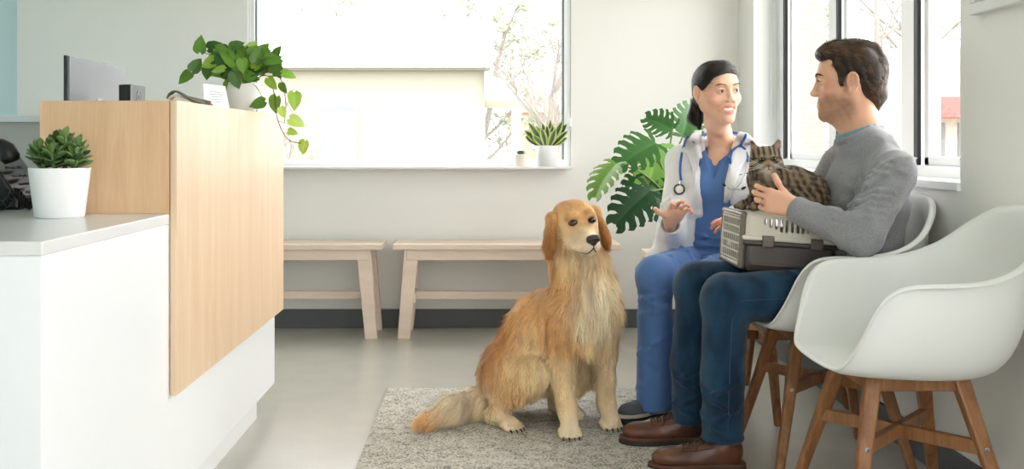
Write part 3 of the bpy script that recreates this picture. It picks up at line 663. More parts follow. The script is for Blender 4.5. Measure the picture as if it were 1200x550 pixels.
# folded strap lying on the panel
t = thing('folded_strap', 'dark and tan folded strap lying at the front corner of the maple panel', 'strap', (-0.93, 3.0, 1.112))
def band(pts, w, th, n=40):
    P = spline(pts, n); mb = MB(); vs = []
    for i, p in enumerate(P):
        tg = Vector(P[min(i+1, n-1)]-P[max(i-1, 0)]).normalized(); s = Vector((0.25, 1, 0)); s = (s-tg*s.dot(tg)).normalized(); u = tg.cross(s); p = Vector(p)
        vs += [p-s*w/2-u*th/2, p+s*w/2-u*th/2, p+s*w/2+u*th/2, p-s*w/2+u*th/2]
    fs = [(i*4+k, i*4+(k+1) % 4, i*4+4+(k+1) % 4, i*4+4+k) for i in range(n-1) for k in range(4)]+[(3, 2, 1, 0), tuple(4*(n-1)+k for k in range(4))]
    return mb.add(vs, fs)
Zs = 3.05
build(band([W(197, 116, Zs), W(200, 110, Zs), W(206, 107, Zs), W(213, 110, Zs), W(222, 115, Zs), W(236, 119.5, Zs+.05), W(246, 122, Zs+.1)], 0.018, 0.004), 'outer_strap', mat('dark_olive_strap', '#5e594c', 0.6), t, world=True)
build(band([W(199, 117, Zs), W(204, 112.5, Zs), W(211, 113.5, Zs), W(218, 117, Zs), W(226, 119, Zs+.03), W(240, 122.5, Zs+.1)], 0.02, 0.006), 'inner_strap', mat('beige_strap', '#d3ccbd', 0.6), t, world=True)
build(MB().beam(W(239, 121.5, Zs+.1), W(247, 123.5, Zs+.12), 0.02, 0.012), 'buckle', mat('tan_buckle', '#9a7550', 0.5), t, world=True, bevel=0.002)

# jade-like succulent on the low counter
R = random.Random(3); bx, by = -1.026, 2.565
t = thing('potted_succulent', 'dark green succulent in a tapered white pot on the low counter', 'potted plant', (bx, by, 0.826))
build(MB().lathe([(0.0, 0), (0.054, 0), (0.0575, 0.004), (0.071, 0.116), (0.0715, 0.119), (0.066, 0.119), (0.064, 0.108), (0, 0.106)], n=48), 'pot', M_pot, t, smooth=True)
build(MB().lathe([(0.0, 0.109), (0.0645, 0.108), (0.0645, 0.105), (0, 0.10)], n=24), 'soil', M_soil, t)
f = MB(); st = MB(); J0, J1 = lin('#2c4a22'), lin('#6d8a4c')
heads = [(-.042, -.02, .155), (-.012, .0, .175), (.022, -.02, .185), (.05, -.01, .165), (.01, .03, .17), (-.03, .03, .15), (.04, .03, .15), (.0, -.045, .145), (.055, -.035, .14), (-.055, -.005, .14)]
for hx, hy, hz in heads:
    a0 = Vector((hx*.5, hy*.5, .105)); tp = Vector((hx, hy, hz+.012)); st.tube(spline([a0, (a0+tp)/2+Vector((hx*.2, hy*.2, 0)), tp], 6), 0.0035, 6)
    for k in range(12):
        u = k/11; p = a0.lerp(tp, 0.35+0.65*u); a = k*2.4+R.uniform(-.3, .3); el = 0.1+1.1*u*u; d = Vector((math.cos(a)*math.cos(el), math.sin(a)*math.cos(el), math.sin(el)))
        L = R.uniform(.036, .050)*(1-.45*u*u); leaf(f, p, d, Vector((0, 0, 1)) if el < 1 else Vector((-math.cos(a), -math.sin(a), .3)), L, L*.5, W_SPOON, gcol(R, J0, J1), fold=.25, droop=-.3, nu=7)
build(f, 'foliage', M_leaf, t, vc=True, smooth=True, solid=0.0035); build(st, 'stems', M_stem, t, smooth=True)

# window-sill plants: they stand on the sill, in front of the frame
zs = 0.884; SY = YB-0.0
build(MB().box(bx0+.0, bx1, YB-0.12, YB-0.011, bz0-0.012, bz0+0.001), 'window_sill_board', M_white, w1, world=True, bevel=0.002)
R = random.Random(8); c = W(641, 195, 5.76)
t = thing('potted_dracaena', 'variegated plant with yellow-edged leaves in a white pot on the window sill', 'potted plant', (c.x, 5.77, zs))
build(MB().lathe([(0, 0), (.052, 0), (.057, .006), (.0615, .06), (.062, .112), (.058, .113), (.056, .1), (0, .098)], n=40), 'pot', M_pot, t, smooth=True)
build(MB().lathe([(0.0, 0.102), (0.0565, 0.1), (0.0565, 0.098), (0, 0.09)], n=24), 'soil', M_soil, t)
f = MB(); V0, V1, VE = lin('#24431f'), lin('#4c7040'), lin('#c9cf7c')
for an, L, w, y in [(150, .135, .042, 0), (133, .15, .045, -.01), (118, .12, .04, .02), (100, .13, .045, .02), (90, .115, .04, -.02), (72, .12, .036, .02), (55, .16, .045, 0), (42, .15, .035, .01), (30, .125, .035, -.02), (12, .10, .035, 0), (165, .11, .035, .01), (108, .10, .04, -.03), (64, .10, .042, -.03), (145, .09, .035, -.03), (80, .15, .035, .03)]:
    leaf(f, (0.02*math.cos(math.radians(an)), y*.6, .10), px_dir(90+(an-90)*.72, y*4), Vector((0, -1, .4)), L*1.08, w, W_LANCE, gcol(R, V0, V1), fold=.35, droop=R.uniform(.1, .5), edge=VE if R.random() < .75 else None)
build(f, 'foliage', M_leaf, t, vc=True, smooth=True, solid=.0012)
c = W(610, 195, 5.76)
t = thing('mini_succulent', 'tiny dark succulent in a small cream pot on the window sill', 'potted plant', (c.x, 5.77, zs))
build(MB().lathe([(0, 0), (.029, 0), (.033, .004), (.036, .062), (.0345, .066), (.032, .066), (.031, .06), (0, .058)], n=32), 'pot', mat('cream_pot', '#ece3d6', 0.5), t, smooth=True)
f = MB()
for k in range(26):
    a = k*2.4; el = .25+1.1*(k/26); d = Vector((math.cos(a)*math.cos(el), math.sin(a)*math.cos(el), math.sin(el))); L = .036*(1-.3*k/26)
    leaf(f, (0, 0, .06), d, (0, 0, 1) if el < 1 else (-math.cos(a), -math.sin(a), .3), L, L*.35, W_LANCE, gcol(R, lin('#1f3a28'), lin('#4a6b50')), fold=.3, droop=-.4, nu=5)
build(f, 'foliage', M_leafm, t, vc=True, smooth=True, solid=.002)

# monstera behind the woman, on a wooden stand
t = thing('plant_stand', 'pale wooden plant stand on the floor behind the woman', 'plant stand', (0.92, 4.92, 0))
b = MB().box(0.735, 1.075, 4.76, 5.08, 0.475, 0.506); build(b, 'top', M_birch, t, world=True, bevel=.003)
for x in (0.74, 1.035):
    for y in (4.765, 5.04): build(MB().box(x, x+.035, y, y+.035, 0, 0.475), 'leg', M_birch, t, world=True, bevel=.003)
build(MB().box(0.775, 1.035, 4.77, 4.79, 0.40, 0.475).box(0.745, 0.765, 4.80, 5.04, 0.40, 0.475), 'apron', M_birch, t, world=True, bevel=.002)
t = thing('potted_monstera', 'monstera with large split leaves standing behind the woman by the wall', 'potted plant', (0.90, 4.92, 0.506))
build(MB().lathe([(0, 0), (.085, 0), (.09, .005), (.11, .17), (.11, .178), (.102, .178), (.1, .16), (0, .158)], n=40), 'pot', M_pot, t, smooth=True)
build(MB().lathe([(0.0, 0.165), (0.1, 0.163), (0.1, 0.16), (0, 0.15)], n=24), 'soil', M_soil, t)
def monstera(mb, c, d, n, L, col, bend=0.3, slots=5, seed=0):
    """heart outline with deep radial slots; d = midrib direction, c = where the stalk joins"""
    g = random.Random(seed); d = Vector(d).normalized(); n = Vector(n); n = (n-d*n.dot(d)).normalized(); s = d.cross(n); c = Vector(c)
    wprof = [(-.22, .0), (-.17, .22), (-.05, .42), (.12, .52), (.35, .52), (.6, .42), (.8, .26), (.93, .1), (1.0, 0)]
    vs = []; cs = []; fs = []
    def pt(u, v):
        q = c+d*(u*L)+s*(v*L)+n*(abs(v)*L*0.28-bend*L*max(u, 0)**2-bend*1.2*L*v*v); return q
    for sg in (-1, 1):
        k = 0; us = np.linspace(-.15, .93, slots+2)
        for j in range(len(us)-1):
            u0, u1 = us[j], us[j+1]; gap = 0.16*(u1-u0)
            for (a, b2) in ((u0+gap, u1-gap),):
                o = len(vs); NV = 7
                for iv in range(NV+1):
                    f2 = iv/NV
                    for iu in range(4):
                        e = iu/3; inner = u0+(u1-u0)*e; outer = a+(b2-a)*e
                        full = 0 if f2 < .42 else min(1, (f2-.42)/.15); base_u = inner*(1-full)+outer*full
                        skew = f2*0.16*(1 if u0 > -.05 else 0.2)
                        uu0 = base_u; wv = float(np.interp(uu0, [x for x, _ in wprof], [y for _, y in wprof]))
                        rnd = 1-(0.12*(abs(e-.5)*2)**2 if f2 > .9 else 0)
                        uu = min(uu0*(1-0)+skew, 1.05); root = max(0.0, uu0) if f2 == 0 else None
                        ub = max(0.0, uu0)*(1-f2)+uu*f2
                        vs.append(pt(ub, sg*wv*f2*rnd)); q = 1.25 if f2 < .06 else g.uniform(.94, 1.06); cs.append(tuple(x*q for x in col))
                for iv in range(NV):
                    for iu in range(3): fs.append((o+iv*4+iu, o+iv*4+iu+1, o+(iv+1)*4+iu+1, o+(iv+1)*4+iu))
    o = len(mb.v); mb.v += [tuple(v) for v in vs]; mb.c += cs; mb.f += [tuple(i+o for i in f) for f in fs]
f = MB(); st = MB(); root = Vector((0.90, 4.92, 0.68)); G0, G1, G2 = lin('#1f4424'), lin('#3a6a30'), lin('#6f9a3c')
for i, (jx, jy, Z, an, zd, nx, ny, nz, L, col, bend) in enumerate([
        (768, 168, 4.80, 205, -.35, -.1, -1, .75, .21, G1, .2), (722, 192, 4.74, 222, -.45, -.75, -.6, .55, .19, G2, .3), (762, 224, 4.72, 215, -.4, .1, -1, .8, .22, G0, .35),
        (788, 152, 4.92, 150, .3, -.2, -1, .5, .15, G1, .2), (770, 170, 4.86, 262, -.2, .5, -1, .2, .24, G2, .2), (772, 222, 4.78, 285, -.3, .2, -1, .5, .16, G0, .25),
        (800, 160, 5.0, 70, .2, .2, -1, .4, .18, G1, .3), (790, 200, 4.95, 250, -.2, -.2, -1, .4, .2, G0, .3), (765, 206, 4.88, 190, -.2, .0, -1, .9, .14, G1, .3), (815, 190, 5.05, 30, .2, .2, -1, .6, .2, G0, .3)]):
    c = W(jx, jy, Z); monstera(f, c, px_dir(an, zd), (nx, ny, nz), L, col, bend, seed=i)
    m = root.lerp(c, .55)+Vector((0.03*(i % 3-1), 0, 0.05)); st.tube(spline([root+Vector((.02*math.cos(i), .02*math.sin(i), 0)), m, c], 12), [0.006]*6+[0.004]*6, 6)
build(f, 'foliage', M_leafm, t, vc=True, world=True, smooth=True); build(st, 'stems', M_stem, t, world=True, smooth=True)
# ---------------------------------------------------------------- golden retriever
def dog():
    A = np.array
    G = lin('#e6b478'); GL = lin('#f5d6a4'); GD = lin('#b97c3f'); CR = lin('#fbe8c8'); RD = lin('#c98b4e')
    t = thing('golden_retriever', 'golden retriever sitting on the rug between the benches and the people', 'dog', (0.22, 3.75, 0.012))
    z0 = 0.012
    s = SDF(); C = A([.335, 3.73, .43]); M = A([.215, 3.86, .33]); Rp = A([.11, 3.93, .175])
    s.chain([C, M, Rp], [.115, .128, .125], .05)
    s.ell((.37, 3.68, .42), (.085, .085, .15), k=.05)
    s.chain([(.345, 3.76, .50), (.325, 3.72, .58), (.305, 3.665, .69)], [.10, .085, .07], .05)        # neck
    # forelegs
    for sh, el, wr, pw, nm in (((.285, 3.665, .40), (.262, 3.685, .25), (.276, 3.625, .095), (.282, 3.585, .032), 'r'), ((.410, 3.77, .40), (.418, 3.80, .25), (.420, 3.745, .095), (.433, 3.70, .032), 'l')):
        s.cone(sh, el, .066, .046, .04).cone(el, wr, .044, .031, .02).cone(wr, (pw[0], pw[1], pw[2]+.012), .031, .030, .02)
        d = A(pw)-A(wr); d[2] = 0; d /= np.linalg.norm(d); sd = A([d[1], -d[0], 0])
        for k, o in enumerate((-.027, -.0095, .0095, .027)):
            q = A(pw)+sd*o; f = .016 if k in (1, 2) else .008
            s.cone(q-d*.015+A([0, 0, .004]), q+d*f+A([0, 0, -.006]), .0138, .0122, .003)
    # hind legs
    def hind(hip, knee, hock, toe):
        hip, knee, hock, toe = map(A, (hip, knee, hock, toe))
        s.cone(hip, knee, .105, .06, .05).cone(knee, hock, .055, .03, .03).cone(hock, toe, .03, .028, .02)
        d = toe-hock; d[2] = 0; d /= np.linalg.norm(d); sd = A([d[1], -d[0], 0])
        for k, o in enumerate((-.025, -.009, .009, .025)):
            q = toe+sd*o; f = .03 if k in (1, 2) else .02
            s.cone(q-d*.01+A([0, 0, .002]), q+d*f+A([0, 0, -.008]), .0138, .0122, .003)
    hind((.075, 3.83, .17), (.155, 3.72, .195), (.03, 3.775, .045), (.085, 3.695, .032+z0*0))
    hind((.22, 3.98, .17), (.36, 3.92, .18), (.26, 3.93, .045), (.315, 3.85, .032))
    s.chain([(.03, 3.97, .09), (-.04, 3.86, .056), (-.12, 3.775, .054), (-.20, 3.70, .042)], [.048, .050, .048, .030], .03)
    V1, F1 = nets(s, .0065, pad=.02)
    # head
    h = SDF(); Hc = A([.303, 3.635, .730]); Rm = frame((.26, -.955, -.14), roll=-.13); T = lambda r, f, u: Hc+Rm@A([r, f, u])
    h.ell(T(0, -.01, .012), (.070, .078, .060), Rm, .02)
    h.ell(T(0, .035, -.005), (.054, .06, .05), Rm, .02)
    h.ell(T(0, -.02, -.03), (.066, .07, .062), Rm, .03)
    h.cone(T(0, .045, -.012), T(0, .128, -.028), .038, .0235, .025)
    h.cone(T(0, .05, -.050), T(0, .110, -.058), .028, .0155, .012)
    for e in (-1, 1):
        h.ell(T(e*.028, .056, .040), (.018, .02, .012), Rm, .015)                                     # brow
        h.cone(T(e*.028, .05, -.040), T(e*.0135, .122, -.042), .025, .0165, .012)                       # flews
        h.ell(T(e*.031, .076, .024), (.015, .012, .010), Rm, .010, 's')                               # eye socket
    h.ell(T(0, .100, .026), (.022, .035, .014), Rm, .02, 's')
    h.chain([T(0, -.05, -.03), A([.315, 3.70, .64]), A([.335, 3.74, .55])], [.066, .075, .09], .04)
    V2, F2 = nets(h, .0035, pad=.015)
    # ears: flattened drops, one each side
    ev = []
    for e in (-1, 1):
        ear = SDF(); q = -math.radians(13)*e
        Re = Rm@np.array([[math.cos(q), 0, math.sin(q)], [0, 1, 0], [-math.sin(q), 0, math.cos(q)]])
        c = T(e*.080, -.004, -.018); ear.ell(c, (.012, .042, .055), Re, .01); ear.ell(T(e*.088, .008, -.046), (.013, .034, .040), Re, .012); ear.ell(T(e*.060, -.012, .028), (.024, .030, .018), Re, .02)
        v, f = nets(ear, .0035); ev.append((v, f))
    # guides: position, hair length, colour, comb direction
    dn = (0, 0, -1); hb = -Rm[:, 1]; gd = []
    def g(p, L, c, d): gd.append((A(p), L, A(c), A(d, float)/np.linalg.norm(d)))
    g((.36, 3.60, .52), .055, CR, (0, -.2, -1)); g((.38, 3.60, .42), .065, CR, (.05, -.1, -1)); g((.37, 3.62, .32), .06, GL, dn); g((.45, 3.68, .45), .045, GL, (.3, 0, -1))
    g((.30, 3.62, .60), .045, GL, (-.15, -.2, -1)); g((.25, 3.68, .58), .045, G, (-.4, 0, -1)); g((.40, 3.66, .60), .045, GL, (.3, 0, -1)); g((.27, 3.66, .50), .045, G, (-.2, .1, -1))
    g((.22, 3.74, .48), .035, G, (-.6, .3, -1)); g((.14, 3.80, .38), .032, G, (-.6, .3, -1)); g((.06, 3.86, .28), .034, RD, (-.5, .3, -1)); g((.24, 3.68, .34), .03, G, (-.3, .2, -1))
    g((.18, 3.74, .30), .04, GL, (-.3, .1, -1)); g((.02, 3.78, .22), .032, RD, (.3, -.3, -.6)); g((.08, 3.73, .20), .03, GL, (.1, 0, -1)); g((-.01, 3.85, .12), .04, CR, (-.3, -.1, -1)); g((.10, 3.72, .12), .04, G, (-.2, 0, -1))
    g((.18, 3.66, .19), .03, GL, (.2, -.1, -1)); g((.24, 3.70, .20), .05, CR, (-.1, 0, -1)); g((.34, 3.75, .22), .06, GL, (0, 0, -1)); g((.30, 3.85, .15), .05, GL, dn)
    g((.26, 3.62, .30), .016, G, dn); g((.26, 3.62, .20), .012, GL, dn); g((.275, 3.60, .12), .010, GL, dn); g((.285, 3.57, .03), .007, CR, (.1, -.6, -.6))
    g((.43, 3.74, .30), .02, GL, dn); g((.43, 3.73, .20), .012, GL, dn); g((.435, 3.72, .1), .010, GL, dn); g((.445, 3.70, .03), .007, CR, (.1, -.6, -.6)); g((.41, 3.80, .2), .04, CR, (-.2, .1, -1))
    g((.07, 3.70, .04), .010, CR, (.6, -.7, -.2)); g((.30, 3.85, .03), .010, CR, (.5, -.7, -.2)); g((.02, 3.80, .06), .018, GL, (-.3, .3, -1))
    td = A([-.7, -.62, -.12])
    g((-.02, 3.9, .08), .055, CR, (-.7, -.62, -.3)); g((-.08, 3.81, .08), .06, CR, (-.7, -.62, -.3)); g((-.14, 3.75, .07), .06, CR, (-.7, -.62, -.3)); g((-.21, 3.69, .05), .055, G, td)
    g((.16, 3.98, .40), .03, RD, (-.4, .4, -1)); g((.30, 3.86, .55), .04, RD, (-.3, .5, -1)); g((.02, 4.03, .2), .04, RD, (-.3, .3, -1)); g((.45, 3.85, .3), .04, G, dn)
    hd = []
    def gh(r, f, u, L, c, d): hd.append((T(r, f, u), L, A(c), (Rm@A(d, float))/np.linalg.norm(d)))
    gh(0, .13, -.01, .005, CR, (0, -1, .1)); gh(0, .09, .01, .007, GL, (0, -1, .3)); gh(0, .06, .05, .010, G, (0, -1, .5)); gh(0, .0, .075, .012, RD, (0, -1, 0)); gh(0, -.06, .05, .015, G, (0, -1, -.5))
    for e in (-1, 1):
        gh(e*.03, .07, .040, .009, G, (e*.5, -.6, .8)); gh(e*.033, .078, .0, .005, A(GD)*.9, (e*.3, -1, -.3)); gh(e*.05, .04, .0, .011, GL, (e*.4, -1, -.4)); gh(e*.04, .08, -.02, .006, CR, (e*.2, -1, -.3)); gh(e*.035, .11, -.045, .006, CR, (e*.1, -.8, -.5))
        gh(e*.055, .0, .045, .010, G, (e*.8, -.5, -.3)); gh(e*.065, .02, -.055, .024, G, (e*.2, -.7, -.8)); gh(e*.05, .03, -.08, .028, GL, (0, -.3, -1)); gh(e*.03, .035, .06, .009, G, (e*.3, -.8, .4))
    gh(0, .08, -.075, .012, CR, (0, -.7, -.8)); gh(0, .03, -.10, .03, CR, (0, 0, -1)); gh(-.07, -.04, -.06, .03, G, (-.2, -.2, -1)); gh(.07, -.04, -.06, .03, GL, (.2, -.2, -1)); gh(0, -.02, -.15, .045, GL, (0, .1, -1))
    def interp(P, gl, sig):
        w = np.stack([np.exp(-((P-q[0])**2).sum(1)/(2*sig*sig)) for q in gl], 1)+1e-9; w /= w.sum(1)[:, None]
        return w@A([q[1] for q in gl]), w@A([q[2] for q in gl]), w@A([q[3] for q in gl])
    def skin(V, F, gl, sig, n, wd, seed, **k):
        N = vnormals(V, F); _, c, _ = interp(V, gl, sig)
        c = c*(1+.10*vnoise(V, 40, 3))[:, None]
        def colf(P, nn): return interp(P, gl, sig)[1]*(1+.20*vnoise(P*[1, 1, .4], 75, 7)+.12*vnoise(P*[1, 1, .3], 190, 8))[:, None]
        return [(V, F, np.clip(c*(.74+.22*np.exp(-(interp(V, gl, sig)[0]/.014)**2))[:, None], 0, 1)), fur(V, F, N, n, lambda P: interp(P, gl, sig)[0], lambda P, nn: interp(P, gl, sig)[2], colf, wd, seed, **k)]  # skin darkened under long fur: shade between locks put into the colour
    HS = 1.12; big = lambda v: Hc+(np.asarray(v)-Hc)*HS
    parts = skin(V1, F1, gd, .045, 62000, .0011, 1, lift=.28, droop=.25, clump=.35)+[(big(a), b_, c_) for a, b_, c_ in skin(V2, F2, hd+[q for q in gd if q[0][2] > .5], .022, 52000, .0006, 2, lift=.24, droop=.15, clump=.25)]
    # keep hair off the nose and eyes
    M_fur = mat('golden_fur', '#d9b07a', 0.62, attr=True, spec=0.25, sheen=0.15)
    V, F, Cc = join(parts); mesh_obj('body', V, F, M_fur, t, col=Cc, smooth=True, world=True)
    for e, (v, f) in zip((-1, 1), ev):
        lo = T(e*.08, .01, -.09); eg = [(T(e*.07, -.01, .03), .012, A(G), Rm@A([e*.5, -.1, -1])), (T(e*.085, 0, -.02), .016, A(RD), Rm@A([0, 0, -1])), (lo, .026, A(GD), Rm@A([0, -.1, -1])), (T(e*.07, -.045, -.03), .03, A(RD if e < 0 else G), Rm@A([0, -.6, -1])), (T(e*.075, .04, -.03), .014, A(GD), Rm@A([0, .2, -1]))]
        p = skin(v, f, eg, .03, 5000, .0009, 5+e, lift=.18, droop=.2, clump=.3); vv, ff, cc = join(p); mesh_obj('ear', big(vv), ff, M_fur, t, col=cc, smooth=True, world=True)
    M_nose = mat('dog_nose', '#3b2c2a', 0.35, bump=(300, .4, (1, 1, 1))); M_eye = mat('dog_eye', '#160b06', 0.06, coat=.8); M_lip = mat('dog_lip', '#31211d', 0.5); M_claw = mat('dog_claw', '#2a221e', 0.4)
    n = SDF(); n.ell(T(0, .150, -.012), (.0185, .012, .013), Rm, .005).ell(T(0, .150, -.024), (.009, .009, .009), Rm, .008)
    for e in (-1, 1): n.ell(T(e*.012, .150, -.013), (.009, .011, .010), Rm, .006).ell(T(e*.0085, .162, -.015), (.0042, .005, .0035), Rm, .003, 's')
    v, f = nets(n, .0014); mesh_obj('nose', big(v), f, M_nose, t, smooth=True, world=True)
    for e in (-1, 1):
        s2 = SDF(); s2.ell(T(e*.0305, .0685, .0235), (.0108, .0100, .0084), Rm); v, f = nets(s2, .0014); ey = mesh_obj('eye', big(v), f, M_eye, t, smooth=True, world=True)
        b = MB()
        arc = [T(e*.0305+.0128*math.cos(a), .0745-.006*abs(math.cos(a))-.002*e*math.cos(a), .0235+.0072*math.sin(a)-.001*e*math.cos(a)) for a in np.linspace(0, 2*PI, 25)]
        b.tube([big(q) for q in arc], .0016, 6); build(b, 'eyelid', M_lip, t, world=True, smooth=True)
    hb_ = BVHTree.FromPolygons([tuple(p) for p in big(V2)], [tuple(int(i) for i in q) for q in F2])
    def onh(r, u, f=.3):
        h_ = hb_.ray_cast(Vector(big(T(r, f, u))), Vector(-Rm[:, 1]))[0]; return (Vector(big(T(r, .1, u))) if h_ is None else h_)
    b = MB()
    for e in (-1, 1): b.tube([onh(e*r, u)+Vector(Rm[:, 1])*.001 for r, u in zip(*[np.interp(np.linspace(0, 1, 18), [0, .15, .4, .7, 1], q) for q in ((.0005, .006, .015, .026, .034), (-.040, -.050, -.060, -.066, -.064))])], [.0020]*8+list(np.linspace(.002, .0006, 10)), 6)
    b.tube([onh(0, u)+Vector(Rm[:, 1])*.0005 for u in (-.030, -.035, -.041)], .0020, 6); build(b, 'lip_line', M_lip, t, world=True, smooth=True)
    for pw, d in (((.282, 3.585), (.1, -1)), ((.433, 3.70), (.3, -1)), ((.085, 3.695), (.57, -.82))):
        d = A([*d, 0]); d = d/np.linalg.norm(d); sd = A([d[1], -d[0], 0])
        for k, o in enumerate((-.027, -.0095, .0095, .027)):
            q = A([*pw, .022])+sd*o+d*((.036 if k in (1, 2) else .027)+(.012 if pw[0] < .1 else 0)); build(MB().tube([q-d*.006, q+d*.001+A([0, 0, -.003]), q+d*.005+A([0, 0, -.009])], [.0028, .0024, .001], 6), 'claw', M_claw, t, world=True)
dog()
# ---------------------------------------------------------------- people, carrier, cat
A = np.array
def ridge(s, amp, sc, seed=0, dirs=None, off=0.35):
    g = np.random.RandomState(seed); ks = [g.normal(size=3)*A(sc) for _ in range(5)]; ph = g.uniform(0, 6.28, 5); ks2 = [g.normal(size=3)*A(sc)*.5 for _ in range(3)]
    def f(X, Y, Z):
        w = sum(np.sin(k[0]*X+k[1]*Y+k[2]*Z+ph[0]) for k in ks2)*.8
        r = 0
        for k, p in zip(ks, ph): r = r+np.sin(k[0]*X+k[1]*Y+k[2]*Z+p+w)
        r = r/2.2; return amp*(np.abs(r)-off)
    return f
def hand(s, w, x, y, curls, thumb, sc=1.0, col=None, spread=0.0, tipcol=None, bend_all=0):
    """w wrist; x towards the thumb side, y along the fingers, z (back of the hand) given by x,y and flip in thumb spec"""
    w = A(w, float); y = A(y, float); y /= np.linalg.norm(y); x = A(x, float); x -= y*(x@y); x /= np.linalg.norm(x); z = thumb['z']*np.cross(x, y)
    off = [.030, .010, -.010, -.029]; kl = [.088, .090, .085, .077]; Ls = [(.042, .025, .021), (.046, .029, .022), (.042, .027, .021), (.034, .020, .019)]; rs = [.0088, .0090, .0086, .0078]
    rings = []
    for i in range(4):
        kn = w+(x*off[i]+y*kl[i])*sc; s.cone(w+(x*off[i]*.55+y*.012)*sc, kn, .0145*sc, .0115*sc, .014*sc, col=col)
        a = 0; sp = spread*(1.5-i); p = kn
        for j, L in enumerate(Ls[i]):
            a += math.radians(curls[i][j]); d = (y*math.cos(sp)+x*math.sin(sp))*math.cos(a)-z*math.sin(a); q = p+d*L*sc
            s.cone(p, q, (rs[i]-.0006*j)*sc, (rs[i]-.0006*(j+1))*sc, .0035, col=(tipcol if (j == 2 and tipcol is not None) else col)); 
            if j == 0: rings.append(((p*.55+q*.45), d))
            p = q
    s.cone(w+(x*.012+y*.015-z*.004)*sc, w+(x*.036+y*.045-z*.014)*sc, .016*sc, .0135*sc, .014*sc, col=col)
    p = w+(x*.036+y*.045-z*.014)*sc
    for k, L in zip(thumb['d'], (.034, .027)):
        d = x*k[0]+y*k[1]+z*k[2]; d /= np.linalg.norm(d); q = p+d*L*sc; s.cone(p, q, .0105*sc, .0088*sc, .005, col=col); p = q
    s.ell(w+(y*.045-z*.010)*sc, (.034*sc, .040*sc, .014*sc), np.stack([x, y, z], 1), .012, col=col)
    return rings, z
def head(s, c, R, sc, skin, lip, smile=False, blush=None, jw=1.0):
    T = lambda r, f, u: c+R@(A([r, f, u])*sc)
    e_ = lambda p, r, k=.02, op='u', col=skin, RR=None: s.ell(T(*p), A(r)*sc, R if RR is None else RR, k*sc, op, col)
    cn = lambda a, b, r1, r2, k=.01, op='u', col=skin: s.cone(T(*a), T(*b), r1*sc, r2*sc, k*sc, op, col)
    e_((0, -.015, .035), (.074, .090, .080)); e_((0, .028, -.02), (.060*jw, .060, .080), .03); e_((0, .052, .045), (.050, .034, .042), .03)
    for e in (-1, 1):
        e_((e*.040, .055, -.026), (.025, .023, .025), .02, col=blush or skin)
        cn((e*.050*jw, .002, -.050), (e*(.010 if smile else .016), .066, -.098), .019, .012, .03); cn((e*.056, -.01, -.02), (e*.050*jw, .002, -.05), .018, .019, .03)
    e_((0, .076, -.101), (.019, .014, .014), .02)
    e_((0, .073 if smile else .076, -.062), (.028, .016, .024), .02)
    cn((-.030, .082, .024), (.030, .082, .024), .0095, .0095, .02)
    ns = .9 if smile else 1.0; cn((0, .086, .016), (0, .102*(.985 if smile else 1), -.026), .0070*ns, .0088*ns, .012); e_((0, .1060*(.985 if smile else 1), -.031), (.0095*ns, .0090*ns, .0085*ns), .008)
    for e in (-1, 1):
        e_((e*.0115, .099, -.034), (.0072, .010, .0072), .006)
        e_((e*.031, .098, .006), (.019, .013, .011), .014, 's')
        e_((e*.031, .0775, .005), (.0150, .0130, .0125), .006)
        e_((e*.031, .093, .003), (.0135, .0105, .0042 if smile else .0046), .0015, 's')
        e_((e*.0062, .1045, -.0425), (.0034, .006, .003), .002, 's')
        # ear
        q = .25*e; Re = R@A([[math.cos(q), -math.sin(q), 0], [math.sin(q), math.cos(q), 0], [0, 0, 1]]); b = .22
        Re = Re@A([[1, 0, 0], [0, math.cos(b), -math.sin(b)], [0, math.sin(b), math.cos(b)]])
        e_((e*.078, -.010, -.004), (.0075, .0185, .031), .008, RR=Re); e_((e*.0835, -.008, .002), (.0045, .0105, .018), .003, 's', RR=Re)
        s.ell(T(e*.080, -.001, -.006), A((.004, .004, .008))*sc, Re, .004, 'u', skin); e_((e*.077, -.003, -.030), (.006, .009, .010), .006, RR=Re)
        helix = [T(e*.0835, -.010+.0160*math.cos(a), -.002+.028*math.sin(a)) for a in np.linspace(-.9, 3.6, 9)]
        s.chain(helix, [.0034*sc]*9, .003, col=skin)
    if smile:
        e_((0, .092, -.0645), (.0280, .022, .0092), .002, 's')
        U = [(-.0320, .0690, -.0515), (-.016, .0840, -.0555), (0, .0885, -.0560), (.016, .0840, -.0555), (.0320, .0690, -.0515)]
        Lw = [(-.0320, .0690, -.0520), (-.0175, .0820, -.0700), (0, .0865, -.0765), (.0175, .0820, -.0700), (.0320, .0690, -.0520)]
        s.chain([T(*p) for p in spline(U, 9)], A([.0012, .0020, .0025, .003, .0030, .003, .0025, .0020, .0012])*sc, .003, col=lip)
        s.chain([T(*p) for p in spline(Lw, 9)], A([.0010, .0018, .0026, .0033, .0036, .0033, .0026, .0018, .0010])*sc, .003, col=lip)
        for e in (-1, 1): cn((e*.020, .088, -.036), (e*.034, .070, -.062), .0035, .003, .010)
    else:
        s.chain([T(*p) for p in ((-.022, .080, -.063), (-.008, .0905, -.060), (0, .0910, -.0610), (.008, .0905, -.060), (.022, .080, -.063))], A([.0012, .0030, .0030, .0030, .0012])*sc, .004, col=lip)
        s.chain([T(*p) for p in ((-.020, .080, -.0655), (0, .0905, -.0705), (.020, .080, -.0655))], A([.0015, .0042, .0015])*sc, .004, col=lip)
        e_((0, .100, -.0655), (.022, .012, .0011), .001, 's')
    return T
M_eyew = mat('eye_white', '#ece6e0', 0.15, coat=.5); M_iris = mat('dark_iris', '#2e1a10', 0.1, coat=.6); M_teeth = mat('teeth', '#fffdf8', 0.25)
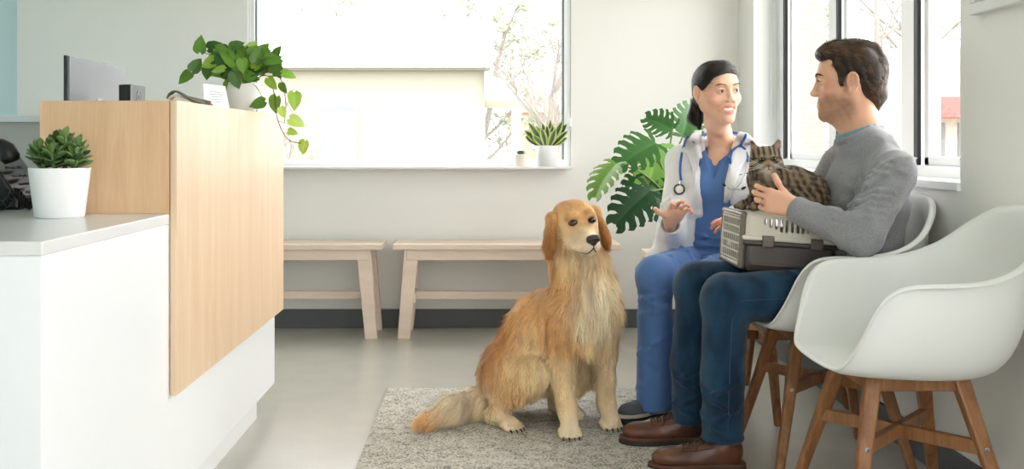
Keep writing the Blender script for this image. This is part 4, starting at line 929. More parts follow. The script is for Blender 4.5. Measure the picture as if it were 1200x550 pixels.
def eyes(T, t, R, sc, look):
    look = A(look, float); look /= np.linalg.norm(look)
    for e in (-1, 1):
        c = T(e*.031, .0775, .003); s = SDF(); s.ell(c, A((.0132, .0115, .0112))*sc, R); v, f = nets(s, .0015); eb = mesh_obj('eye', v, f, M_eyew, t, smooth=True, world=True)
        s = SDF(); s.ell(c+look*.0074*sc, A((.0070, .0050, .0070))*sc, frame(look)); v, f = nets(s, .001); mesh_obj('iris', v, f, M_iris, eb, smooth=True, world=True)
def strands(V, F, n, Lf, dirf, c0, c1, w, seed, **k):
    N = vnormals(V, F); c0 = A(c0); c1 = A(c1)
    cf = lambda P, nn: c0+(c1-c0)*(np.clip(.5+.6*vnoise(P, 130, 4), 0, 1)**2)[:, None]
    fv = fur(V, F, N, n, Lf, dirf, cf, w, seed, **k)
    return join([(V, F, np.tile(c0*1.0, (len(V), 1))), fv])
M_skin = mat('skin', '#d9a789', 0.5, attr=True, sss=0.12, spec=0.4)
M_hair = mat('hair', '#2a211b', 0.42, attr=True, spec=0.35)
def cloth(name, col, sc=500, bump=.25, rough=.85, noise=None, sheen=.2): return mat(name, col, rough, bump=(sc, bump, (1, 1, 1)), noise=noise, sheen=sheen, spec=.2)

# ---- shoes
def shoe(t, heel, d, L, name, upper, sole_m, sole_h=.024, shaft=.13, laces=None, h0=.0, sole2=None):
    d = A([d[0], d[1], 0.]); d /= np.linalg.norm(d); sd = A([-d[1], d[0], 0]); k = L/.29; P = lambda x, y, z: A([heel[0], heel[1], h0])+d*x*k+sd*y*k+A([0, 0, z])
    Rl = np.stack([d, sd, A([0, 0, 1.])], 1)
    root = bpy.data.objects.new(name, None); COL.objects.link(root); root.parent = t; root.location = Vector(P(0, 0, 0))-t.location
    s = SDF(); s.ell(P(.048, 0, .058), (.046*k, .036*k, .052), Rl, .02).cone(P(.07, 0, .062), P(.175, 0, .045), .040*k, .034*k, .02).ell(P(.222, .002, .040), (.058*k, .044*k, .030), Rl, .02).ell(P(.15, 0, .032), (.11*k, .040*k, .024), Rl, .02)
    s.cone(P(.062, 0, .075), P(.060, 0, shaft), .039*k, .040*k, .02)
    s.rbox(P(.14, 0, -.02+sole_h*.5), (.3, .2, .02), Rl, .002, .003, 's')
    v, f = nets(s, .004); 
    mesh_obj('upper', v, f, upper, root, smooth=True, world=True)
    out = [(-.004, 0), (.004, .026), (.03, .036), (.08, .034), (.13, .037), (.18, .046), (.23, .045), (.268, .030), (.286, .004), (.282, -.020), (.25, -.038), (.2, -.044), (.14, -.037), (.08, -.034), (.03, -.036), (.004, -.026)]
    o2 = spline(out+[out[0]], 60)[:-1]
    def slab(z0, z1, g, nm, m):
        vs = []; n = len(o2); c = A([.14, 0])
        for z, q in ((z0, g-.003), (z0+.003, g), (z1-.003, g), (z1, g-.003)): vs += [tuple(P(*(c+(p-c)*(1+q/.14*1.0)), z)) for p in o2]
        fs = [(i*n+j, i*n+(j+1) % n, (i+1)*n+(j+1) % n, (i+1)*n+j) for i in range(3) for j in range(n)]+[tuple(range(n-1, -1, -1)), tuple(3*n+j for j in range(n))]
        mesh_obj(nm, vs, fs, m, root, world=True)
    if sole2: slab(0, sole_h*.62, .004, 'sole', sole_m); slab(sole_h*.62, sole_h, .003, 'welt', sole2)
    else: slab(0, sole_h, .003, 'sole', sole_m)
    if laces:
        bv = BVHTree.FromPolygons([tuple(p) for p in v], [tuple(int(i) for i in q) for q in f]); b = MB()
        def sf(x, y, e=.0015):
            h = bv.ray_cast(Vector(P(x, y, .25)), Vector((0, 0, -1)))[0]; return (h if h else Vector(P(x, y, .08)))+Vector((0, 0, e))
        for i in range(4):
            x = .118+.020*i; b.tube([sf(x+(.010 if q > 0 else 0), q) for q in np.linspace(-.024, .024, 7)], .0021, 5); b.tube([sf(x+(.010 if q < 0 else 0), q, .003) for q in np.linspace(-.024, .024, 7)], .0018, 5)
        b.tube(spline([sf(.125, 0, .004), sf(.130, -.02, .012), sf(.150, -.034, .004), sf(.165, -.036, .002)], 10), .0018, 5).tube(spline([sf(.125, 0, .004), sf(.118, -.022, .012), sf(.135, -.036, .006), sf(.128, -.018, .004)], 10), .0018, 5)
        b.tube(spline([sf(.125, 0, .004), sf(.135, .02, .012), sf(.155, .034, .004)], 8), .0018, 5)
        build(b, 'laces', laces, root, world=True)
        for y in (-.034, .034): build(MB().tube([sf(x, y*(1-.2*(x-.11)/.09), .0002) for x in np.linspace(.100, .195, 9)], .0022, 5), 'eyelet_stay', upper, root, world=True)

# ---- the man
def man():
    t = thing('person', 'bearded man in a grey sweater and blue jeans, seated with a hand on the cat', 'person', (1.06, 3.38, 0))
    SK = lin('#e6b294'); LP = lin('#b9776a'); BL = lin('#e2a68c'); TIP = lin('#e0a590')
    # body with head at 2.6 mm, one surface from crown to ankles would be heavy: torso and limbs coarser, joined inside the clothes
    Hc = A([1.163, 3.425, 1.200]); R = frame((-.955, .30, -.02), roll=0.0); sc = 1.035
    s = SDF(); T = head(s, Hc, R, sc, SK, lin('#c58c79'), blush=BL)
    s.chain([(1.212, 3.395, .98), (1.197, 3.40, 1.06), (1.180, 3.415, 1.14)], [.066, .058, .056], .02, col=SK)
    s.cone(T(0, .035, -.085), T(0, -.01, -.13), .04, .05, .03, col=SK)
    Vh, Fh = nets(s, .0022, lo=Hc-A([.15, .15, .24]), hi=Hc+.15)
    C = s.near(Vh, .0022, SK)
    loc = (Vh-Hc)@R/sc
    # beard stubble: darker skin over jaw, chin and upper lip
    r_, f_, u_ = np.abs(loc[:, 0]), loc[:, 1], loc[:, 2]
    jaw = np.clip((-.028-u_+np.clip(.0-f_, 0, .1)*.1)/.030, 0, 1)*np.clip((f_+.030)/.03, 0, 1)*np.clip((.150+u_)/.05, 0, 1)
    jaw *= 1-np.clip(1-np.hypot((r_-.038)/.022, (u_+.030)/.020), 0, 1)*1.5*(f_ > .03)
    jaw *= np.where((np.abs(u_+.065) < .010) & (r_ < .020) & (f_ > .07), 0, 1)*np.where((r_ < .03) & (u_ > -.048) & (f_ > .05), 0, 1)
    side = np.clip((.012-np.abs(f_-.012))/.008, 0, 1)*np.clip((.03-u_)/.02, 0, 1)*np.clip((u_+.05)/.02, 0, 1)
    k = np.clip(np.maximum(jaw, side*.8), 0, 1)[:, None]*(.52+.06*vnoise(loc, 160, 2))[:, None]
    C = C*(1-k)+A(lin('#6b4c3a'))*k
    C *= (1+.03*vnoise(loc, 60, 1))[:, None]
    b = SDF()
    b.ell((1.20, 3.39, .82), (.095, .15, .15), k=.05, col=SK).ell((1.17, 3.38, .62), (.10, .14, .13), k=.05, col=SK)
    b.cone((1.205, 3.395, .9), (1.205, 3.40, 1.01), .06, .052, .05, col=SK)
    sh, el, wr = (1.222, 3.225, .93), (1.085, 3.085, .735), (.925, 3.195, .812)
    b.cone(sh, el, .042, .036, .03, col=SK).cone(el, wr, .036, .027, .02, col=SK)
    sh2, el2, wr2 = (1.19, 3.575, .93), (1.08, 3.665, .74), (1.0, 3.52, .82)
    b.cone(sh2, el2, .042, .036, .03, col=SK).cone(el2, wr2, .036, .027, .02, col=SK)
    legs = [((1.13, 3.29, .54), (.715, 3.255, .538), (.722, 3.28, .11)), ((1.13, 3.47, .54), (.680, 3.505, .545), (.672, 3.53, .10))]
    for h, kn, an in legs: b.cone(h, kn, .07, .05, .04, col=SK).cone(kn, an, .045, .035, .03, col=SK)
    Vb, Fb = nets(b, .008)
    hs = SDF(); hs.cone(el, wr, .036, .027, .01, col=SK)
    rings, z = hand(hs, wr, (.20, -.10, .95), (-.93, .12, .25), [(34, 46, 30), (38, 48, 30), (42, 50, 30), (46, 52, 32)], {'z': 1, 'd': [(.72, .70, -.10), (.78, .65, -.25)]}, .95, SK, spread=.02, tipcol=TIP)
    w0 = A(wr); Vn, Fn = nets(hs, .0022, lo=w0-A([.17, .09, .06]), hi=w0+A([.04, .14, .16])); Cn = hs.near(Vn, .003, SK)
    hf = SDF(); hand(hf, wr2, (-.2, .1, .95), (-.75, -.45, .25), [(25, 35, 20)]*4, {'z': -1, 'd': [(.7, .7, -.1), (.7, .6, -.3)]}, 1.05, SK, spread=.05)
    Vf, Ff = nets(hf, .003); Cf = hf.near(Vf, .003, SK)
    V, F, CC = join([(Vh, Fh, C), (Vb, Fb, np.tile(A(SK), (len(Vb), 1))), (Vn, Fn, Cn), (Vf, Ff, Cf)])
    mesh_obj('body', V, F, M_skin, t, col=CC, smooth=True, world=True)
    eyes(T, t, R, sc, R@A([.05, 1, .0]))
    b = MB()
    for e in (-1, 1): b.tube(spline([T(e*.0185, .0880, .0035), T(e*.025, .0915, .0080), T(e*.034, .0910, .0085), T(e*.0460, .0820, .0030)], 12), [.0008]+[.0016]*10+[.0008], 5)
    build(b, 'eyelashes', mat('brown_lash', '#2a1c15', .5), t, world=True)
    # ring
    p, d = rings[2]; Rr = frame(d); b = MB(); ring = [p+(Rr[:, 0]*math.cos(a)+Rr[:, 2]*math.sin(a))*.0096 for a in np.linspace(0, 2*PI, 25)]; b.tube(ring, .0016, 6); build(b, 'ring', mat('silver_ring', '#d8d8d8', .15, 1), t, world=True, smooth=True)
    # hair
    h = SDF(); e_ = lambda p, r, k=.02, op='u': h.ell(T(*p), A(r)*sc, R, k*sc, op)
    e_((0, -.020, .046), (.082, .096, .080)); e_((0, -.060, -.005), (.068, .050, .066), .03); e_((0, .040, .098), (.056, .048, .030), .02); e_((0, .070, .090), (.045, .028, .022), .02); e_((.02, -.02, .112), (.05, .06, .02), .02)
    h.cone(T(0, -.078, -.045), T(0, -.072, -.072), .034, .022, .03)
    h.ell(T(0, .115, -.010), A((.11, .075, .080))*sc, R, .012, 's')
    h.ell(T(0, .06, -.06), A((.12, .062, .062))*sc, R, .012, 's')
    for e in (-1, 1):
        h.ell(T(e*.088, -.008, -.006), A((.026, .025, .042))*sc, R, .006, 's')
        h.ell(T(e*.0705, .024, .012), A((.0075, .0085, .026))*sc, R, .010)
    Vq, Fq = nets(h, .003); hl = lambda P: (P-Hc)@R/sc
    def dirf(P, nn):
        q = hl(P); d = np.zeros_like(q); top = np.clip((q[:, 2]-.06)/.05, 0, 1); fr = np.clip(q[:, 1]/.08, 0, 1)
        d[:, 1] = -1; d[:, 2] = -.9*(1-top)+.25*fr*top; d[:, 0] = -.25*top; d[:, 2] -= np.clip(-q[:, 1]-.05, 0, .05)*25
        return d@R.T
    V, F, C2 = strands(Vq, Fq, 18000, lambda P: .012+.018*np.clip((hl(P)[:, 2]-.03)/.07, 0, 1), dirf, lin('#33261d'), lin('#7d604a'), .0008, 3, lift=.16, droop=.05, clump=.25, jit=.08, keep=lambda a: (hl(a)[:, 1] < .088)*1.0)
    mesh_obj('hair', V, F, M_hair, t, col=C2, smooth=True, world=True)
    # eyebrows
    s2 = SDF()
    for e in (-1, 1): s2.chain([T(e*.012, .0955, .021), T(e*.024, .0960, .0255), T(e*.036, .0930, .0275), T(e*.046, .0850, .0255), T(e*.053, .0760, .0220)], A([.0022, .0030, .0030, .0024, .0012])*sc, .003)
    Vq, Fq = nets(s2, .0016); V, F, C2 = strands(Vq, Fq, 700, lambda P: P[:, 0]*0+.004, lambda P, nn: (np.sign(hl(P)[:, :1])*A([1, -.2, .2]))@R.T, lin('#4a382c'), lin('#6a5140'), .0005, 6, lift=.2, droop=0)
    mesh_obj('eyebrows', V, F, M_hair, t, col=C2, smooth=True, world=True)
    # sweater
    M_sw = mat('heather_grey_knit', '#a3a3a5', .9, bump=(900, .4, (1, 1, 1)), noise=(520, '#7d7e81', (1, 1, .5), .35, .7), sheen=.25, spec=.15)
    s = SDF()
    s.ell((1.205, 3.39, .83), (.128, .178, .165), k=.05).ell((1.185, 3.38, .665), (.122, .160, .115), k=.06).ell((1.19, 3.38, .57), (.120, .165, .07), k=.05)
    s.chain([(1.225, 3.215, .925), (1.213, 3.32, .985), (1.205, 3.40, 1.0), (1.20, 3.48, .985), (1.195, 3.57, .925)], [.052, .055, .062, .055, .052], .05)
    s.cone((1.226, 3.205, .912), el, .064, .056, .04).cone(el, (.952, 3.175, .795), .058, .041, .025)
    s.cone((.952, 3.175, .795), (.936, 3.187, .804), .042, .043, .006)
    s.cone(sh2, el2, .066, .056, .04).cone(el2, (1.02, 3.545, .808), .056, .042, .025)
    # bend folds at the elbow, armpit and waist
    def folds(c, ax, n0, r, k, amp=.006, ln=.05, dz=.014):
        c = A(c, float); ax = A(ax, float); n0 = A(n0, float)
        for i in range(k):
            o = c+n0*(i-k/2)*dz; s.chain([o-ax*ln+A([0, 0, .008]), o, o+ax*ln*.8-A([0, 0, .006])], [.003, amp, .003], .012)
    for j in range(5): arcfold(s, el, sh, .02+.09*j, .056+.002*j, -60, 100, .05, .0055, ref=(-1, -.3, 0))
    for j in range(5): arcfold(s, el, (.962, 3.172, .805), .08+.15*j, .053-.003*j, -90, 80, -.05, .005, ref=(0, -.6, .8))
    for j in range(3): arcfold(s, sh, el, .10+.1*j, .062, -70, 90, .10, .005, ref=(-.3, -1, 0))
    folds((1.135, 3.215, .87), (.15, .15, .9), (-.6, .3, .1), .06, 4, .006, .06, .022)
    folds((1.085, 3.30, .70), (-.2, .8, .2), (0, 0, 1), .1, 4, .006, .07, .03)
    s.cone((1.203, 3.398, 1.03), (1.196, 3.403, 1.12), .058, .062, .006, 's')
    nb = A([1.190, 3.402, 1.035]); Rn = frame((-.95, .1, -.35)); col_ = [nb+(Rn[:, 0]*math.cos(a)+Rn[:, 1]*math.sin(a))*.070 for a in np.linspace(0, 2*PI, 21)]
    s.chain(col_, [.0085]*21, .008)
    v, f = nets(s, .0048, warp=ridge(s, .0042, (38, 38, 30), 4)); mesh_obj('sweater', v, f, M_sw, t, smooth=True, world=True)
    s = SDF(); n2 = nb+A([-.004, 0, .012]); s.chain([n2+(Rn[:, 0]*math.cos(a)+Rn[:, 1]*math.sin(a))*.0635 for a in np.linspace(0, 2*PI, 21)], [.009]*21, .006)
    s.chain([n2+(Rn[:, 0]*math.cos(a)+Rn[:, 1]*math.sin(a))*.064+A([0, 0, -.014]) for a in np.linspace(0, 2*PI, 21)], [.009]*21, .006)
    v, f = nets(s, .003); mesh_obj('t_shirt', v, f, cloth('teal_tshirt', '#7f9ca3'), t, smooth=True, world=True)
    # jeans
    M_j = mat('denim', '#264862', .85, bump=(600, .4, (1, 1, 1)), noise=(14, '#172f46', (1.2, 1.2, .5), .35, .62), sheen=.15, spec=.15)
    s = SDF(); s.ell((1.175, 3.38, .555), (.125, .175, .10), k=.04)
    for i, (h, kn, an) in enumerate(legs):
        h, kn, an = A(h), A(kn), A(an)
        s.cone(h, kn+A([.03, 0, -.002]), .090, .072, .04).ell(kn+A([.008, 0, -.004]), (.070, .068, .070), k=.03).cone(kn+A([.012, 0, -.03]), an+A([.006, 0, .18]), .068, .067, .03).cone(an+A([.006, 0, .18]), an+A([.004, 0, -.05]), .066, .061, .02)
        s.chain([an+A([.004, 0, -.008])+A([math.cos(a)*.0615, math.sin(a)*.0605, 0]) for a in np.linspace(0, 2*PI, 17)], [.0045]*17, .003)
        s.rbox(an+A([0, 0, -.07]), (.09, .09, .052), rd=.002, k=.002, op='s')
        for j in range(5): arcfold(s, kn, an, .02+.055*j, .066, 60, 250, .05-.01*j, .0055, ref=(-1, 0, 0))
        for j in range(4): arcfold(s, kn, an, .62+.10*j, .063, -70+40*(j % 2), 60+40*(j % 2), .05*(-1)**j, .004, ref=(0, -1, 0))
        for j in range(3): arcfold(s, kn, h, .62+.12*j, .084, -70, 60, .09, .005, ref=(0, -1, .2))
    v, f = nets(s, .005, warp=ridge(s, .0030, (30, 30, 14), 9)); mesh_obj('jeans', v, f, M_j, t, smooth=True, world=True)
    bv = BVHTree.FromPolygons([tuple(p) for p in v], [tuple(int(i) for i in q) for q in f]); b = MB()
    for (h, kn, an) in legs:                                            # outseam stitching, on the side away from the knee
        pts = []
        for x, z in list(zip(np.linspace(1.05, .76, 14), np.linspace(.545, .535, 14)))+list(zip(np.linspace(.735, .728, 16), np.linspace(.47, .115, 16))):
            hit = bv.ray_cast(Vector((x, kn[1]-.4 if kn[1] < 3.4 else kn[1]-.11, z)), Vector((0, 1, 0)))[0]
            if hit: pts.append(hit+Vector((0, .0005, 0)))
        if len(pts) > 4: b.tube(pts, .0016, 5)
    build(b, 'side_seam', mat('denim_seam', '#32536f', .8), t, world=True)
    M_br = mat('brown_leather', '#6b4230', .38, bump=(40, .25, (1, 1, 1)), noise=(9, '#472a1e', (1, 1, 1.5), .4, .7)); M_bs = mat('dark_rubber_sole', '#2e2622', .6); M_w = mat('boot_welt', '#5b3a28', .6); M_lc = mat('boot_laces', '#3a2a22', .8)
    shoe(t, (.792, 3.285), (-1, -.03), .295, 'boot', M_br, M_bs, .024, .14, M_lc, 0.001, sole2=M_w)
    shoe(t, (.735, 3.545), (-1, -.04), .295, 'boot', M_br, M_bs, .024, .14, M_lc, 0.0125, sole2=M_w)
man()

# ---- the woman
def woman():
    t = thing('person', 'smiling woman in a white coat and blue scrubs with a stethoscope, seated beside the monstera', 'person', (.93, 4.12, 0))
    SK = lin('#eebfa2'); LP = lin('#cf7d74'); BL = lin('#efb8a0'); TIP = lin('#e29c86')
    fw = A([-.42, -.91, 0]); fw /= np.linalg.norm(fw); rw = A([fw[1], -fw[0], 0]); base = A([.92, 4.13, 0]); up = A([0, 0, 1.])
    Rb = np.stack([rw, fw, up], 1)
    def B(r, f, u): return base+rw*r+fw*(f+.07*np.clip((u-.55)/.4, 0, 1.1))+up*u
    Hc = A([.862, 3.985, 1.197]); R = frame((.30, -.95, -.02), roll=-.06); sc = .99
    s = SDF(); T = head(s, Hc, R, sc, SK, LP, smile=True, blush=BL, jw=.93)
    nb = B(0, -.02, .965); s.chain([nb, B(0, .0, 1.04), T(0, -.018, -.075)], [.050, .043, .044], .02, col=SK); s.ell(B(0, .030, .93), (.060, .042, .05), Rb, .03, col=SK)
    s.cone(T(0, .03, -.082), T(0, -.01, -.12), .034, .042, .03, col=SK)
    Vh, Fh = nets(s, .0022, lo=Hc-A([.15, .17, .32]), hi=Hc+.15); C = s.near(Vh, .0022, SK)
    b = SDF(); b.ell(B(0, .0, .84), (.12, .08, .12), Rb, .05, col=SK).ell(B(0, .0, .62), (.12, .09, .12), Rb, .05, col=SK).cone(B(0, 0, .9), B(0, -.01, 1.0), .06, .046, .05, col=SK)
    sh, el, wr = B(.150, -.015, .935), A([.700, 4.035, .665]), A([.662, 3.850, .722])
    b.cone(sh, el, .036, .030, .03, col=SK).cone(el, wr, .030, .022, .02, col=SK)
    sh2, el2, wr2 = B(-.150, -.015, .935), A([1.04, 3.83, .70]), A([.925, 3.725, .712])
    b.cone(sh2, el2, .036, .030, .03, col=SK).cone(el2, wr2, .030, .022, .02, col=SK)
    legs = [(B(.085, 0, .535), A([.603, 3.80, .535]), A([.603, 3.835, .10])), (B(-.085, 0, .535), A([.775, 3.735, .53]), A([.775, 3.80, .10]))]
    for h, kn, an in legs: b.cone(h, kn, .065, .045, .04, col=SK).cone(kn, an, .042, .03, .03, col=SK)
    Vb, Fb = nets(b, .008)
    hs = SDF(); hs.cone(el, wr, .030, .0225, .01, col=SK)
    hand(hs, wr, (-.92, -.20, .30), (.22, -.66, .60), [(18, 28, 18), (12, 22, 14), (14, 24, 14), (20, 28, 18)], {'z': 1, 'd': [(.95, .35, -.05), (.75, .65, -.1)]}, .92, SK, spread=.13, tipcol=TIP)
    w0 = A(wr); Vn, Fn = nets(hs, .0022, lo=w0-A([.12, .17, .05]), hi=w0+A([.10, .06, .17])); Cn = hs.near(Vn, .003, SK)
    h2 = SDF(); h2.cone(el2, wr2, .030, .022, .01, col=SK)
    hand(h2, wr2, (.3, -.6, .3), (-.92, -.25, .25), [(15, 25, 15), (10, 20, 12), (12, 22, 14), (18, 26, 16)], {'z': -1, 'd': [(.8, .5, .0), (.5, .8, -.2)]}, .92, SK, spread=.12, tipcol=TIP)
    w0 = A(wr2); Vm, Fm = nets(h2, .0022, lo=w0-A([.19, .13, .06]), hi=w0+A([.03, .08, .10])); Cm = h2.near(Vm, .003, SK)
    V, F, CC = join([(Vh, Fh, C), (Vb, Fb, np.tile(A(SK), (len(Vb), 1))), (Vn, Fn, Cn), (Vm, Fm, Cm)])
    mesh_obj('body', V, F, M_skin, t, col=CC, smooth=True, world=True)
    eyes(T, t, R, sc, R@A([-.25, 1, 0]))
    b = MB()                                                            # teeth: an arched band inside the smile
    for row, (z0, z1, yy) in enumerate(((-.0575, -.0690, .0835),)):
        n = 10; vs = []
        for i in range(n*4+1):
            a = -1+2*i/(n*4); gx = a*.0270; y = yy-.014*a*a+(.0005 if i % 4 else -.0004); zt = z0+.0015*a*a; zb = z1+.0035*a*a+(.0 if i % 4 else .0008)
            vs += [T(gx, y, zt), T(gx, y, zb), T(gx, y-.006, zb), T(gx, y-.006, zt)]
        b.add(vs, [(i*4+k, i*4+(k+1) % 4, i*4+4+(k+1) % 4, i*4+4+k) for i in range(n*4) for k in range(4)]+[(0, 1, 2, 3), tuple(n*16+k for k in (3, 2, 1, 0))])
    build(b, 'teeth', M_teeth, t, world=True)
    # lashes
    b = MB()
    for e in (-1, 1): b.tube(spline([T(e*.0185, .0875, .003), T(e*.025, .0915, .0075), T(e*.033, .0915, .0082), T(e*.0445, .083, .0035)], 12), [.0006, .0008, .001, .0012, .0013, .0014, .0014, .0014, .0013, .0012, .0009, .0005], 5)
    build(b, 'eyelashes', mat('black_lash', '#15100e', .5), t, world=True)
    hl = lambda P: (P-Hc)@R/sc
    s2 = SDF()
    for e in (-1, 1): s2.chain([T(e*.012, .0950, .0225), T(e*.022, .0955, .0265), T(e*.034, .0930, .0290), T(e*.044, .0855, .0275), T(e*.052, .0760, .0235)], A([.0012, .0017, .0018, .0015, .0008])*sc, .002)
    Vq, Fq = nets(s2, .0012); V, F, C2 = strands(Vq, Fq, 500, lambda P: P[:, 0]*0+.005, lambda P, nn: (np.sign(hl(P)[:, :1])*A([1, -.2, .2]))@R.T, lin('#4a3830'), lin('#5f4a40'), .0004, 6, lift=.1, droop=0)
    mesh_obj('eyebrows', V, F, M_hair, t, col=C2, smooth=True, world=True)
    # hair pulled back from a centre part into a low tail
    h = SDF(); e_ = lambda p, r, k=.02, op='u': h.ell(T(*p), A(r)*sc, R, k*sc, op)
    e_((0, -.018, .038), (.0785, .095, .083)); e_((0, -.050, -.01), (.066, .056, .062), .03); e_((0, .035, .066), (.062, .046, .047), .03)
    h.ell(T(0, .118, -.012), A((.060, .058, .076))*sc, R, .016, 's'); h.ell(T(0, .07, -.065), A((.12, .075, .070))*sc, R, .012, 's')
    h.cone(T(0, .13, .092), T(0, .02, .128), .004, .002, .006, 's')
    for e in (-1, 1): h.ell(T(e*.087, -.004, -.026), A((.022, .016, .024))*sc, R, .006, 's')
    h.chain([T(.0, -.10, -.02), T(.022, -.115, -.045), T(.034, -.108, -.082), T(.030, -.095, -.125)], A([.022, .026, .029, .010])*sc, .02)
    h.ell(T(.0, -.104, -.028), A((.018, .016, .016))*sc, R, .01)
    Vq, Fq = nets(h, .003); tie = A([0, -.10, -.03])
    def dirf(P, nn):
        q = hl(P); d = tie-q; d /= np.linalg.norm(d, axis=1)[:, None]; w = np.clip((q[:, 1]+.02)/.06, 0, 1)[:, None]; d = d*(1-w)+np.stack([np.sign(q[:, 0])*.9, -.35+0*q[:, 0], -.5+0*q[:, 0]], 1)*w; m = (q[:, 2] < -.045) | (np.linalg.norm(tie-q, axis=1) < .02); d[m] = A([0, .15, -1]); return d@R.T
    V, F, C2 = strands(Vq, Fq, 14000, lambda P: np.where(hl(P)[:, 2] < -.05, .035, .026), dirf, lin('#15110f'), lin('#352b26'), .0006, 8, lift=.02, droop=0.0, clump=.03, jit=.03)
    mesh_obj('hair', V, F, M_hair, t, col=C2, smooth=True, world=True)
    # scrubs
    M_sc = cloth('blue_scrub_cloth', '#5b7fb8', 700, .15, .8); 
    s = SDF(); s.ell(B(0, .030, .935), (.075, .056, .055), Rb, .03).ell(B(0, .0, .85), (.142, .100, .135), Rb, .05).ell(B(0, .005, .67), (.135, .108, .13), Rb, .06).ell(B(0, .015, .58), (.145, .125, .07), Rb, .05)
    for e in (-1, 1): s.ell(B(e*.060, .070, .845), (.055, .048, .055), Rb, .04).cone(B(e*.06, -.01, .945), B(e*.130, -.015, .915), .034, .036, .04)
    for e in (-1, 1):                                                   # folds over the lap
        for j in range(3): s.chain([B(e*.12, .10-.02*j, .60+.03*j), B(e*.05, .135-.01*j, .585+.035*j), B(0, .14, .59+.03*j)], [.003, .006, .003], .014)
    s.cone(B(0, .095, 1.03), B(.008, .098, .868), .066, .002, .003, 's'); s.cone(B(0, .0, 1.03), B(0, .05, .985), .062, .045, .004, 's')
    v, f = nets(s, .0045, warp=ridge(s, .0028, (26, 26, 15), 3)); mesh_obj('scrub_top', v, f, M_sc, t, smooth=True, world=True)
    bvs = BVHTree.FromPolygons([tuple(p) for p in v], [tuple(int(i) for i in q) for q in f])
    s = SDF(); s.ell(B(0, .0, .555), (.155, .13, .095), Rb, .04)
    for h_, kn, an in legs:
        s.cone(h_, kn, .082, .066, .04).ell(kn, (.064, .064, .066), k=.03).cone(kn+A([0, .01, -.03]), an+A([.003, -.005, -.035]), .062, .067, .03)
        s.rbox(an+A([0, 0, -.10]), (.10, .10, .052), rd=.002, k=.002, op='s')
        for j in range(5): arcfold(s, kn, an, .03+.06*j, .060, -80, 80, .03*(-1)**j, .0045, ref=(-.3, -1, 0))
        for j in range(3): arcfold(s, kn, an, .55+.14*j, .063, -60, 70, .06*(-1)**j, .004, ref=(-.3, -1, 0))
        for j in range(5): arcfold(s, kn, h_, .08+.17*j, .066+.004*j, -60, 60, .10*(-1)**j, .0028, ref=(-.4, -.4, .8))
    v, f = nets(s, .005, warp=ridge(s, .003, (22, 22, 9), 5)); mesh_obj('scrub_trousers', v, f, M_sc, t, smooth=True, world=True)
    kc = W(832, 303, 3.90); 
    for dx, dz in ((-.03, -.012), (.03, -.014), (-.012, -.035), (.016, -.036)): build(MB().tube(spline([kc, kc+Vector((dx*.6, -.005, .008)), kc+Vector((dx, -.004, dz))], 8), .003, 6), 'drawstring', M_sc, t, world=True)
    # coat
    M_ct = cloth('white_coat_cloth', '#f3f3f4', 500, .12, .8)
    s = SDF(); s.ell(B(0, -.01, .85), (.166, .120, .150), Rb, .05).ell(B(0, -.005, .67), (.160, .128, .15), Rb, .06).ell(B(0, -.01, .56), (.19, .15, .10), Rb, .05)
    for e in (-1, 1): s.ell(B(e*.075, .075, .845), (.055, .050, .06), Rb, .04).cone(B(e*.06, -.02, .972), B(e*.150, -.015, .938), .052, .056, .04)
    s.cone(sh, el, .060, .050, .04).cone(el, wr+A([.012, .045, -.012]), .050, .043, .03).cone(sh2, el2, .060, .048, .04).cone(el2, wr2+A([.03, .02, 0]), .048, .040, .03)
    s.chain([B(.13, .05, .66), B(.185, .13, .61), B(.215, .22, .575), B(.19, .27, .555)], [.05, .045, .024, .014], .04); s.chain([B(-.13, .05, .66), B(-.16, .14, .6)], [.05, .04], .04)
    s.chain([B(.03+.135*math.cos(a), -.02+.10*math.sin(a), .50) for a in (.2, 1.0)], [.03, .03], .02)
    s.rbox(B(0, .215, .76), (.050, .18, .40), Rb, .004, .004, 's'); s.rbox(B(0, .22, .60), (.085, .17, .12), Rb@A([[1, 0, 0], [0, 1, 0], [0, 0, 1]]), .01, .02, 's')
    s.cone(B(0, .10, .93), B(0, .12, 1.06), .055, .068, .01, 's'); s.cone(B(0, -.01, .95), B(0, .0, 1.1), .056, .062, .006, 's')
    c1 = wr+A([.008, .030, -.010]); dd = (wr-el)/np.linalg.norm(wr-el); s.cone(c1-dd*.012, c1+dd*.05, .032, .034, .003, 's')
    for j in range(5): arcfold(s, el, sh, .02+.1*j, .049+.002*j, -90, 90, .05, .006, ref=(-.5, -1, 0)); arcfold(s, el2, sh2, .3+.1*j, .052, -90, 90, .05, .006, ref=(.2, -1, 0))
    for j in range(0): c = el+(sh-el)*(.1+.12*j)+A([-.02, -.035, 0]); s.chain([c+A([-.03, .01, -.012]), c+A([.01, -.01, .004]), c+A([.045, .01, .016])], [.003, .007, .003], .014)
    for j in range(3): c = el+(wr-el)*(.15+.2*j); s.chain([c+A([-.045, .0, -.01]), c+A([-.02, -.01, .04]), c+A([.04, 0, .02])], [.003, .006, .003], .012)
    # collar standing round the neck
    cl = [B(r, f, u) for r, f, u in ((.058, .075, .955), (.078, .035, .995), (.072, -.02, 1.018), (.04, -.062, 1.028), (0, -.072, 1.030), (-.04, -.062, 1.028), (-.072, -.02, 1.018), (-.078, .035, .995), (-.058, .075, .955))]
    s.chain(spline(cl, 17), [.010]*17, .01)
    v, f = nets(s, .0045, warp=ridge(s, .0032, (24, 24, 14), 6)); ct = mesh_obj('white_coat', v, f, M_ct, t, smooth=True, world=True)
    bv = BVHTree.FromPolygons([tuple(p) for p in v], [tuple(int(i) for i in q) for q in f])
